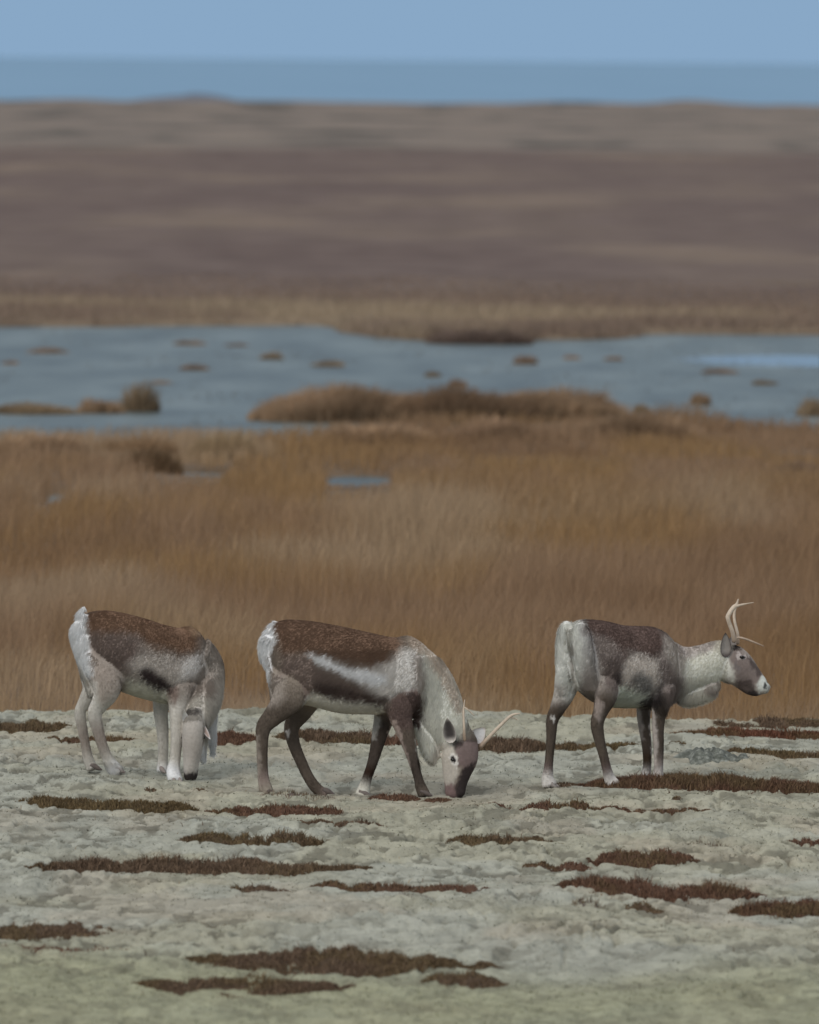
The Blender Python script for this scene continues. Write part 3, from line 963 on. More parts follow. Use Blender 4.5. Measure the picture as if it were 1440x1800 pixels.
def reindeer(Y0, base_px, label, chains, lateral, heading, paints, ears, antlers, eyes, hooves, hairseed, maneboxes=()):
    """chains: dict name -> (lateral vector or None, rows of (px, py, depth, in-plane radius px, lateral radius m, colour))"""
    b0 = P(base_px[0], base_px[1], Y0)
    root = bpy.data.objects.new('reindeer', None)
    root.empty_display_size = .3
    root.location = b0
    COL.objects.link(root)
    tag(root, label, 'reindeer', 'reindeer grazing on the moss')
    lateral = np.asarray(lateral, float); lateral /= np.linalg.norm(lateral)
    heading = np.asarray(heading, float); heading /= np.linalg.norm(heading)
    sc_ = Y0 / F
    parts, cen, rad, colr, isleg = [], [], [], [], []
    for nm, (lat, rows) in chains.items():
        rw = []
        for px, py, d, rp, rl, _c in rows:
            p = P(px, py, Y0 + d)
            rw.append((*p, rp * sc_, rl))
        co, q, t, c, r_ = loft(rw, lateral if lat is None else lat, along=heading if nm == 'torso' else None)
        parts.append((co, q, t))
        cc = cr([coat(a[5]) for a in rows], 4)
        cen.append(c); rad.append(r_); colr.append(np.clip(cc, .01, .9))
        isleg.append(np.full(len(c), nm.startswith('leg')))
    co, q, t = join(parts)
    v, fq, ed = remesh(co, q, t, .0075)
    v = taubin(v, ed, 26)
    cen, rad, colr, isleg = np.vstack(cen), np.concatenate(rad), np.vstack(colr), np.concatenate(isleg)
    # coat colour: first what limb a point belongs to ...
    col = np.zeros((len(v), 3)); legw = np.zeros(len(v))
    for a in range(0, len(v), 4000):
        d = np.linalg.norm(v[a:a + 4000, None] - cen[None], axis=2) / (rad[None] + .01)
        wgt = np.exp(-4.0 * d * d) + 1e-9
        wgt /= wgt.sum(1, keepdims=True)
        col[a:a + 4000] = wgt @ colr
        legw[a:a + 4000] = wgt @ isleg
    nrm = normals(v, fq)
    # ... then the markings, with edges broken by the lie of the fur
    px, py = project(v)
    jx = px + 5 * fbm(v[:, 0] * 22, v[:, 2] * 22, v[:, 1] * 22, o=3, seed=201) + 2.2 * vn(v[:, 0] * 90, v[:, 2] * 60, v[:, 1] * 60, seed=203)
    jy = py + 5 * fbm(v[:, 0] * 22 + 7, v[:, 2] * 22, v[:, 1] * 22, o=3, seed=202) + 3.0 * vn(v[:, 0] * 110, v[:, 2] * 40, v[:, 1] * 60, seed=204)
    for poly, c, soft, amt, where in paints:
        s = poly_sd(jx, jy, poly)
        k = amt * smooth(soft, -soft, s)
        if where == 'torso':
            k = amt * smooth(soft * 1.5, -soft * 1.5, s)
            k = k * (1 - smooth(.35, .65, legw))
        elif where == 'leg':
            k = k * smooth(.35, .65, legw)
        elif where == 'face':
            pass
        col = col * (1 - k[:, None]) + coat(c) * k[:, None]
    col = col * (1 + .10 * fbm(v[:, 0] * 30, v[:, 2] * 14, v[:, 1] * 30, o=3, seed=205))[:, None]
    body = mesh_obj('body', v, [fq], M_FUR, col, parent=root, origin=b0)
    # fur: strands rooted on the skin, lying back and down
    r = np.random.default_rng(hairseed)
    NH = 150000
    ar = np.linalg.norm(np.cross(v[fq[:, 2]] - v[fq[:, 0]], v[fq[:, 3]] - v[fq[:, 1]]), axis=1)
    fi = r.choice(len(fq), NH, p=ar / ar.sum())
    bc = r.dirichlet((1, 1, 1, 1), NH)
    vi = fq[fi]
    root_p = (v[vi] * bc[..., None]).sum(1); nn = (nrm[vi] * bc[..., None]).sum(1); nn /= np.linalg.norm(nn, axis=1)[:, None]
    hc = (col[vi] * bc[..., None]).sum(1); lw = (legw[vi] * bc).sum(1)
    hx, hy = project(root_p)
    ln_ = np.where(lw > .5, .012, .026) * r.uniform(.6, 1.4, NH)
    flow = -heading[None] * (1 - lw[:, None]) * .9 + np.array([[0, 0, -.75]])
    for (xa, ya, xb, yb), lenm, fdir in maneboxes:
        m = (hx > xa) & (hx < xb) & (hy > ya) & (hy < yb)
        ln_[m] = lenm * r.uniform(.6, 1.3, m.sum())
        flow[m] = fdir
    flow = flow + .22 * r.normal(size=(NH, 3)) + .30 * np.stack([vn(root_p[:, 0] * 18, root_p[:, 2] * 18, root_p[:, 1] * 18, seed=221 + k) for k in range(3)], -1)
    fl = flow - (flow * nn).sum(1)[:, None] * nn
    fl /= np.maximum(np.linalg.norm(fl, axis=1)[:, None], 1e-6)
    dirn = fl + nn * np.where(lw > .5, r.uniform(.12, .40, NH), r.uniform(.05, .16, NH))[:, None]
    dirn /= np.linalg.norm(dirn, axis=1)[:, None]
    side = np.cross(dirn, nn); side /= np.maximum(np.linalg.norm(side, axis=1)[:, None], 1e-6)
    wd = np.where(lw > .5, .0024, .0040)[:, None]
    st = root_p - nn * .002
    hco = np.stack([st - side * wd, st + side * wd, st + dirn * ln_[:, None]], 1).reshape(-1, 3)
    hcc = np.repeat(hc * r.uniform(.95, 1.06, (NH, 1)) * (1 + .08 * fbm(root_p[:, 0] * 45, root_p[:, 2] * 28, root_p[:, 1] * 45, o=2, seed=220))[:, None], 3, axis=0)
    fur = mesh_obj('fur', hco, [np.arange(NH * 3).reshape(-1, 3)], M_HAIR, hcc, parent=body, origin=b0)
    fur.data.normals_split_custom_set_from_vertices(np.repeat((lambda q_: q_ / np.linalg.norm(q_, axis=1)[:, None])(nn + .11 * r.normal(size=(NH, 3))), 3, axis=0).tolist())
    # ears
    for bpx, tpx, wd_, face, inc, outc in ears:
        eco, eq, inner = ear_mesh(P(bpx[0], bpx[1], Y0 + bpx[2]), P(tpx[0], tpx[1], Y0 + tpx[2]), wd_, face)
        nI = len(inner)
        ec = np.tile(coat(outc), (len(eco), 1))
        ec[:nI] = coat(outc) * (1 - inner[:, None]) + coat(inc) * inner[:, None]
        mesh_obj('ear', eco, [eq], M_FUR, ec, parent=root, origin=b0)
    for beams in antlers:
        ps = []
        for beam in beams:
            ps.append(tube([(*P(a, b_, Y0 + d), rr) for a, b_, d, rr in beam]))
        aco, aq, at_ = join(ps)
        zt = (aco[:, 2] - aco[:, 2].min()) / np.ptp(aco[:, 2])
        ac = (coat((116, 100, 86))[None] * (1 - smooth(0, .45, zt))[:, None] + coat((156, 143, 128))[None] * smooth(0, .45, zt)[:, None]) * (1 + .12 * fbm(aco[:, 0] * 40, aco[:, 2] * 15, o=2, seed=211))[:, None]
        mesh_obj('antler', aco, [aq, at_], M_HORN, ac, parent=root, origin=b0)
    for ex, ey, d, rr, ax_ in eyes:
        c_ = P(ex, ey, Y0 + d)
        U, V = np.meshgrid(np.linspace(0, 2 * np.pi, 18, endpoint=False), np.linspace(.02, np.pi - .02, 10))
        ax_ = np.asarray(ax_, float)
        sp_ = np.stack([np.cos(U) * np.sin(V) * rr * 1.25, np.sin(U) * np.sin(V) * rr, np.cos(V) * rr * .85], -1).reshape(-1, 3)
        i = np.arange(180).reshape(10, 18)
        eq = np.stack([i[:-1], np.roll(i[:-1], -1, 1), np.roll(i[1:], -1, 1), i[1:]], -1).reshape(-1, 4)
        mesh_obj('eye', c_ + sp_, [eq], M_EYE, parent=root, origin=b0)
    for hx_, hy_, d, dirx, dc in hooves:
        c_ = P(hx_, hy_, Y0 + d)
        fwd = np.array([dirx[0], dirx[1], 0.0]); fwd /= np.linalg.norm(fwd)
        sdv_ = np.cross((0, 0, 1), fwd)
        ps = []
        for sgn in (-1, 1):                                  # two toes, splayed
            o_ = c_ + sdv_ * sgn * .017
            f2 = fwd + sdv_ * sgn * .15
            ps.append(loft([(*(o_ - f2 * .022 + np.array((0, 0, .034))), .016, .014), (*(o_ + f2 * .005 + np.array((0, 0, .026))), .018, .015),
                            (*(o_ + f2 * .032 + np.array((0, 0, .012))), .013, .013), (*(o_ + f2 * .052 + np.array((0, 0, .004))), .005, .006)], sdv_, 3, 10)[:3])
        hco_, hq_, ht_ = join(ps)
        mesh_obj('hoof', hco_, [hq_, ht_], M_HOOF, np.tile(coat(dc), (len(hco_), 1)), parent=root, origin=b0)
    return root


def torso_rows(rows, Yd):
    """(px, top, bottom, half width, colour) -> chain rows"""
    return [(x, (a + b_) / 2, Yd(x), (b_ - a) / 2, hw, c) for x, a, b_, hw, c in rows]


WH, PALE, BR, DK, GB, LEG = (182, 183, 178), (170, 167, 158), (92, 74, 62), (60, 53, 48), (106, 97, 88), (72, 64, 57)

# ---- middle reindeer: side view, grazing
T = torso_rows([(473, 1108, 1180, .08, WH), (484, 1095, 1210, .14, GB), (498, 1090, 1222, .165, GB), (515, 1089, 1234, .18, GB), (550, 1092, 1242, .20, GB), (600, 1101, 1254, .22, GB),
                (650, 1112, 1256, .22, GB), (690, 1120, 1257, .195, GB), (720, 1118, 1260, .165, GB), (745, 1133, 1262, .13, GB), (760, 1152, 1250, .09, PALE)], lambda x: 0)
mid = {
    'torso': (None, T),
    'neck': (None, [(715, 1184, 0, 58, .14, PALE), (742, 1203, 0, 54, .115, PALE), (764, 1232, 0, 48, .095, PALE), (780, 1264, 0, 41, .085, PALE), (795, 1290, 0, 34, .075, PALE), (804, 1305, 0, 30, .07, PALE)]),
    'mane': (None, [(742, 1262, 0, 20, .05, PALE), (751, 1290, 0, 20, .05, PALE), (757, 1315, 0, 17, .045, PALE), (765, 1335, 0, 10, .03, PALE)]),
    'head': (None, [(808, 1284, 0, 20, .055, GB), (811, 1306, 0, 29, .072, GB), (808, 1333, 0, 32, .078, GB), (803, 1360, 0, 25, .062, GB), (801, 1380, 0, 19.5, .05, DK), (800, 1395, 0, 17.5, .045, DK), (800, 1402, 0, 12, .033, DK)]),
    'buttock': (None, [(482, 1120, 0, 20, .10, WH), (478, 1150, 0, 19, .10, WH), (485, 1180, -.03, 17, .10, (150, 146, 140)), (491, 1210, -.06, 18, .08, GB), (492, 1232, -.09, 16, .06, GB)]),
    'legA': (None, [(518, 1140, -.05, 28, .06, GB), (514, 1175, -.075, 44, .075, GB), (512, 1208, -.10, 40, .075, GB), (502, 1234, -.12, 27, .055, LEG), (480, 1259, -.12, 18, .04, LEG), (464, 1278, -.12, 14, .03, LEG), (461, 1305, -.12, 10.5, .026, LEG), (461.5, 1345, -.11, 9.5, .024, LEG), (463.5, 1370, -.11, 10, .025, (110, 98, 92)), (467, 1386, -.11, 12, .03, (122, 114, 104)), (471, 1396, -.11, 11, .03, (122, 114, 104))]),
    'legB': (None, [(532, 1185, .08, 48, .08, GB), (538, 1222, .11, 32, .06, GB), (529, 1250, .12, 20, .045, LEG), (513, 1278, .12, 14, .032, LEG), (517, 1308, .12, 11, .026, LEG), (530, 1340, .12, 10, .024, LEG), (543, 1367, .12, 9.5, .025, LEG), (557, 1386, .12, 10, .028, LEG), (573, 1396, .12, 8, .028, (110, 98, 92))]),
    'legC': (None, [(712, 1190, -.07, 45, .065, GB), (706, 1228, -.11, 34, .065, DK), (704, 1256, -.12, 23, .05, LEG), (709, 1275, -.12, 17.5, .038, LEG), (718, 1304, -.12, 13.5, .032, LEG), (727, 1337, -.12, 9.5, .025, DK), (735, 1366, -.12, 8, .023, DK), (740, 1384, -.11, 10, .026, LEG), (746, 1397, -.11, 11, .03, LEG)]),
    'legD': (None, [(700, 1200, .07, 35, .06, GB), (684, 1240, .11, 25, .055, GB), (675, 1264, .12, 18, .042, DK), (666, 1298, .12, 13, .033, DK), (656, 1337, .12, 9.5, .025, DK), (646, 1366, .12, 8.5, .024, DK), (640, 1386, .12, 11, .028, PALE), (637, 1398, .12, 13, .03, PALE)]),
    'tail': ((0, 1, 0), [(490, 1122, 0, 14, .04, WH), (482, 1107, 0, 11, .035, WH), (482, 1096, 0, 5, .014, WH), (484, 1091, 0, 2, .008, WH)]),
    'tail_hang': ((0, 1, 0), [(480, 1110, 0, 12, .04, WH), (469, 1128, 0, 12, .05, WH), (464, 1146, 0, 9, .045, WH), (460, 1158, 0, 3, .016, WH)]),
}
mid_paint = [
    ([(475, 1080), (560, 1078), (700, 1105), (712, 1133), (690, 1158), (660, 1170), (625, 1162), (580, 1150), (545, 1146), (500, 1150), (488, 1125)], (86, 68, 56), 8, 1, 'torso'),
    ([(500, 1150), (545, 1150), (570, 1168), (655, 1205), (668, 1222), (640, 1232), (560, 1210), (548, 1235), (500, 1250), (488, 1200)], (96, 84, 78), 8, .9, 'torso'),
    ([(478, 1180), (500, 1190), (500, 1225), (485, 1240), (470, 1240), (466, 1190)], (128, 120, 113), 12, .7, None),
    ([(452, 1080), (486, 1084), (487, 1120), (476, 1150), (478, 1190), (470, 1200), (440, 1165)], WH, 5, 1, None),
    ([(655, 1172), (690, 1164), (710, 1140), (736, 1140), (740, 1180), (736, 1210), (710, 1230), (672, 1226), (655, 1208), (635, 1190)], (168, 165, 161), 7, .95, 'torso'),
    ([(540, 1147), (562, 1147), (590, 1156), (622, 1167), (656, 1175), (684, 1180), (690, 1198), (664, 1204), (636, 1191), (606, 1180), (574, 1165)], (186, 184, 181), 4, 1, 'torso'),
    ([(565, 1195), (600, 1200), (660, 1222), (680, 1228), (680, 1244), (640, 1240), (590, 1232), (560, 1215)], (68, 58, 54), 6, 1, 'torso'),
    ([(535, 1228), (556, 1218), (600, 1231), (674, 1240), (670, 1275), (540, 1275)], (163, 160, 152), 5, 1, 'torso'),
    ([(688, 1225), (715, 1215), (742, 1205), (748, 1235), (744, 1272), (700, 1285), (680, 1262)], (74, 62, 58), 8, 1, None),
    ([(733, 1150), (745, 1152), (744, 1205), (732, 1212)], (128, 120, 114), 5, .7, 'torso'),
    ([(744, 1128), (762, 1140), (792, 1183), (814, 1240), (824, 1280), (800, 1298), (783, 1312), (765, 1338), (738, 1325), (732, 1285), (748, 1255), (750, 1200), (744, 1165)], (182, 178, 168), 6, .85, None),
    ([(716, 1112), (750, 1122), (782, 1162), (806, 1212), (818, 1250), (806, 1250), (776, 1190), (748, 1150), (722, 1134)], (150, 138, 126), 6, .75, None),
    # head: pale cheek, dark brow and nose
    ([(765, 1300), (798, 1305), (800, 1340), (808, 1350), (800, 1375), (785, 1384), (768, 1370), (758, 1340)], (150, 144, 135), 6, .9, None),
    ([(803, 1303), (830, 1296), (852, 1310), (848, 1345), (826, 1356), (810, 1348), (801, 1325)], (92, 79, 77), 5, .9, None),
    ([(812, 1352), (838, 1340), (828, 1372), (822, 1408), (800, 1408), (802, 1385)], (46, 40, 39), 4, 1, None),
    ([(780, 1378), (800, 1378), (802, 1410), (780, 1410)], (96, 80, 78), 5, .9, None),
    ([(798, 1300), (812, 1300), (812, 1312), (802, 1320), (796, 1312)], (44, 38, 37), 3, .9, None),
    ([(788, 1330), (795, 1324), (806, 1328), (808, 1340), (802, 1348), (794, 1344)], (176, 170, 164), 2, .95, None),
    ([(791, 1331), (797, 1328), (802, 1333), (801, 1342), (795, 1339)], (26, 22, 22), 1.5, 1, None),
    ([(690, 1262), (700, 1270), (712, 1310), (722, 1350), (700, 1350), (680, 1290)], (146, 132, 124), 3, .6, 'leg'),
    ([(655, 1250), (672, 1262), (660, 1300), (645, 1300)], (150, 146, 140), 4, .7, 'leg'),
    ([(448, 1290), (457, 1290), (458, 1380), (446, 1380)], (136, 127, 118), 4, .55, 'leg'),
    ([(505, 1288), (511, 1284), (512, 1292), (507, 1296)], (170, 165, 160), 2, .8, 'leg'),
]
reindeer(D2, (620, 1398), 'middle reindeer in side view grazing, white flank stripe, thin antler over the moss', mid, (0, 1, 0), (1, 0, 0), mid_paint,
         [((793, 1306, -.095), (786, 1262, -.15), .036, (-.1, -1, -.05), (58, 54, 53), (158, 152, 146)),
          ((830, 1304, .04), (853, 1279, .05), .042, (.15, -1, .1), (176, 174, 174), (150, 142, 138))],
         [[[(844, 1313, .03, .015), (858, 1298, .03, .012), (880, 1275, .02, .0105), (899, 1258, .01, .009), (914, 1254, .0, .003)], [(896, 1261, .01, .006), (903, 1262, .02, .005), (912, 1266, .03, .002)]],
          [[(817, 1302, -.06, .011), (816, 1278, -.08, .008), (815, 1250, -.08, .0065), (817, 1230, -.08, .0025)], [(815, 1243, -.08, .006), (822, 1247, -.08, .005), (834, 1258, -.07, .0025)]]],
         [(796.5, 1335, -.066, .0135, (0, 0, 1)), (820, 1330, .066, .0135, (0, 0, 1))],
         [(471, 1398, -.11, (1, 0), (70, 62, 58)), (574, 1398, .12, (1, 0), (70, 62, 58)), (745, 1400, -.11, (1, 0), (70, 62, 58)), (638, 1400, .12, (1, 0), (90, 82, 78))], 31,
         [((735, 1150, 775, 1345), .05, (-.1, 0, -1)), ((440, 1080, 482, 1165), .05, (-.5, 0, -1)), ((560, 1140, 700, 1215), .045, (-.8, 0, -.6)), ((768, 1300, 860, 1410), .008, (0, 0, 1))])

# ---- left reindeer: turned a little away, head swung back to graze beside its forelegs
th = math.radians(25)
latL = np.array((-math.sin(th), math.cos(th), 0)); hdL = np.array((math.cos(th), math.sin(th), 0))
dl = lambda x: (x - 200) / 275 * math.tan(th)
PL, GL = (150, 146, 139), (121, 113, 106)
T = torso_rows([(147, 1088, 1150, .09, WH), (158, 1077, 1180, .14, GL), (182, 1073, 1204, .18, GL), (215, 1077, 1216, .195, GL), (250, 1086, 1228, .21, GL),
                (285, 1097, 1236, .205, GL), (312, 1103, 1240, .185, GL), (334, 1101, 1240, .15, GL), (350, 1112, 1234, .11, GL), (362, 1132, 1216, .07, GL)], dl)
left = {
    'torso': (None, T),
    'neck': (None, [(338, 1165, dl(338), 52, .12, GL), (352, 1178, dl(352), 46, .10, PL), (360, 1200, dl(352) - .03, 38, .085, PL), (362, 1225, dl(352) - .10, 30, .08, PL), (355, 1248, dl(352) - .2, 26, .08, PL), (346, 1268, dl(352) - .26, 22, .075, PL)]),
    'mane': ((.9, -.3, 0), [(366, 1200, dl(350), 16, .06, WH), (371, 1235, dl(350) - .03, 16, .045, WH), (371, 1270, dl(350) - .06, 14, .034, WH), (373, 1300, dl(350) - .08, 11, .025, WH), (374, 1322, dl(350) - .09, 4, .012, WH)]),
    'head': ((.95, -.3, 0), [(344, 1256, .0, 20, .06, PL), (341, 1280, -.08, 23, .070, (138, 133, 127)), (339, 1305, -.10, 21, .069, (132, 126, 120)), (337.5, 1330, -.10, 18, .055, (136, 130, 124)), (336, 1350, -.09, 17, .046, (142, 137, 131)), (335.5, 1364, -.08, 15, .042, (60, 54, 52)), (335.5, 1370, -.07, 10, .031, (44, 40, 38))]),
    'jawhair': ((.95, -.3, 0), [(352, 1290, -.02, 16, .05, PL), (355, 1318, -.02, 12, .028, WH), (357, 1340, -.02, 7, .016, WH)]),
    'buttock': (None, [(158, 1092, dl(156), 8, .05, WH), (154, 1112, dl(152), 15, .09, WH), (150, 1140, dl(150), 18, .10, WH), (157, 1172, dl(156), 17, .10, (165, 162, 156)), (165, 1200, dl(164), 15, .09, PL), (168, 1222, dl(166) - .02, 11, .07, PL)]),
    'legA': (None, [(180, 1128, dl(180) - .05, 26, .06, GL), (181, 1158, dl(180) - .075, 40, .075, GL), (188, 1195, dl(185) - .11, 32, .07, GL), (186, 1220, dl(185) - .12, 23, .05, PL), (174, 1240, -.13, 16, .036, PL), (167, 1255, -.13, 13.5, .03, PL), (172, 1282, -.12, 11, .026, GL), (181, 1312, -.12, 9.5, .024, GL), (190, 1334, -.11, 10, .026, PL), (200, 1350, -.10, 12.5, .032, WH), (209, 1357, -.10, 11, .034, PL)]),
    'legB': (None, [(164, 1150, dl(160) + .05, 25, .07, PL), (163, 1185, .08, 24, .06, PL), (160, 1212, .09, 16, .042, PL), (148, 1236, .09, 12, .032, PL), (141, 1254, .09, 10.5, .028, PL), (146, 1285, .09, 9, .024, GL), (151, 1313, .09, 8.5, .023, GL), (156, 1336, .09, 9.5, .026, PL), (162, 1351, .09, 10.5, .03, PL)]),
    'legC': (None, [(322, 1180, dl(322) - .08, 40, .07, GL), (316, 1215, dl(310) - .14, 26, .055, GL), (313, 1240, dl(310) - .17, 18, .042, PL), (312, 1265, dl(310) - .2, 14, .036, PL), (311, 1300, dl(310) - .23, 11, .03, PL), (308, 1335, dl(310) - .25, 10, .027, PL), (305, 1356, dl(310) - .28, 13, .034, WH), (309, 1374, dl(310) - .36, 15, .038, WH)]),
    'legD': (None, [(298, 1185, dl(298) + .06, 36, .07, GL), (288, 1225, dl(290) + .10, 22, .05, PL), (283, 1248, dl(285) + .10, 14, .038, PL), (286, 1285, dl(285) + .10, 11, .03, PL), (287, 1315, dl(285) + .08, 9.5, .026, PL), (286, 1338, dl(285) + .07, 9.5, .027, PL), (286, 1356, dl(285) + .05, 11, .03, WH)]),
    'tail': (None, [(156, 1100, dl(152), 14, .04, WH), (146, 1092, dl(148), 11, .035, WH), (142, 1080, dl(146), 7, .025, WH), (149, 1067, dl(146), 2, .008, WH)]),
    'rump': (None, [(152, 1084, dl(150), 8, .03, WH), (138, 1106, dl(142), 13, .05, WH), (136, 1125, dl(142), 12, .05, WH), (146, 1150, dl(146), 14, .05, WH)]),
}
left_paint = [
    ([(153, 1070), (215, 1060), (300, 1085), (340, 1090), (356, 1110), (352, 1140), (320, 1150), (275, 1138), (240, 1118), (215, 1115), (155, 1118)], (94, 74, 60), 8, 1, 'torso'),
    ([(154, 1110), (215, 1112), (250, 1122), (246, 1165), (222, 1182), (195, 1178), (172, 1150), (156, 1138)], (94, 82, 76), 9, .95, 'torso'),
    ([(158, 1145), (185, 1165), (206, 1186), (212, 1215), (180, 1240), (160, 1200)], (136, 126, 118), 9, .8, None),
    ([(330, 1098), (352, 1095), (362, 1112), (345, 1118)], (150, 130, 108), 5, .6, 'torso'),
    ([(228, 1165), (250, 1148), (300, 1156), (335, 1160), (330, 1200), (305, 1203), (270, 1175), (245, 1185)], (158, 152, 146), 8, .8, 'torso'),
    ([(325, 1158), (352, 1148), (356, 1170), (340, 1190), (316, 1196)], (174, 171, 168), 6, .9, 'torso'),
    ([(247, 1178), (258, 1170), (278, 1182), (300, 1200), (316, 1210), (310, 1220), (282, 1214), (256, 1198)], (54, 46, 45), 5, 1, 'torso'),
    ([(225, 1196), (250, 1195), (280, 1212), (305, 1220), (300, 1245), (220, 1240)], (164, 162, 152), 6, .95, 'torso'),
    ([(298, 1212), (312, 1206), (318, 1222), (306, 1238), (298, 1232)], (96, 82, 75), 6, .85, None),
    ([(330, 1196), (352, 1190), (376, 1180), (378, 1205), (366, 1222), (335, 1218)], (110, 101, 94), 8, .85, None),
    ([(110, 1060), (152, 1062), (157, 1110), (158, 1140), (166, 1185), (150, 1190), (120, 1140)], WH, 5, 1, None),
    ([(152, 1190), (172, 1200), (168, 1240), (150, 1245)], (164, 160, 154), 6, .7, 'leg'),
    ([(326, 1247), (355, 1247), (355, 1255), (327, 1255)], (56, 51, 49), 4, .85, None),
    ([(322, 1360), (350, 1358), (350, 1380), (320, 1380)], (42, 38, 37), 3, 1, None),
]
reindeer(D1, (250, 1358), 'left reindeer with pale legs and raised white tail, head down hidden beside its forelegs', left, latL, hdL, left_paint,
         [((327, 1272, -.08), (324, 1249, -.13), .020, (-.2, -1, -.05), (170, 168, 166), (172, 170, 168)),
          ((352, 1270, -.08), (370, 1300, -.12), .016, (.3, -1, .4), (130, 115, 108), (186, 182, 176))],
         [],
         [(322, 1297, -.09, .010, (0, 0, 1)), (357.5, 1297, -.11, .010, (0, 0, 1))],
         [(205, 1359, -.10, (1, .2), (100, 92, 88)), (164, 1354, .09, (1, .2), (80, 72, 68)), (309, 1377, dl(310) - .36, (.4, -1), (110, 102, 98)), (286, 1358, dl(285) + .05, (.6, -.6), (110, 102, 98))], 32,
         [((360, 1180, 390, 1330), .05, (.05, 0, -1)), ((110, 1060, 158, 1150), .04, (-.3, 0, -1)), ((318, 1265, 358, 1375), .008, (0, 0, 1)), ((180, 1338, 222, 1362), .03, (.3, 0, -1))])

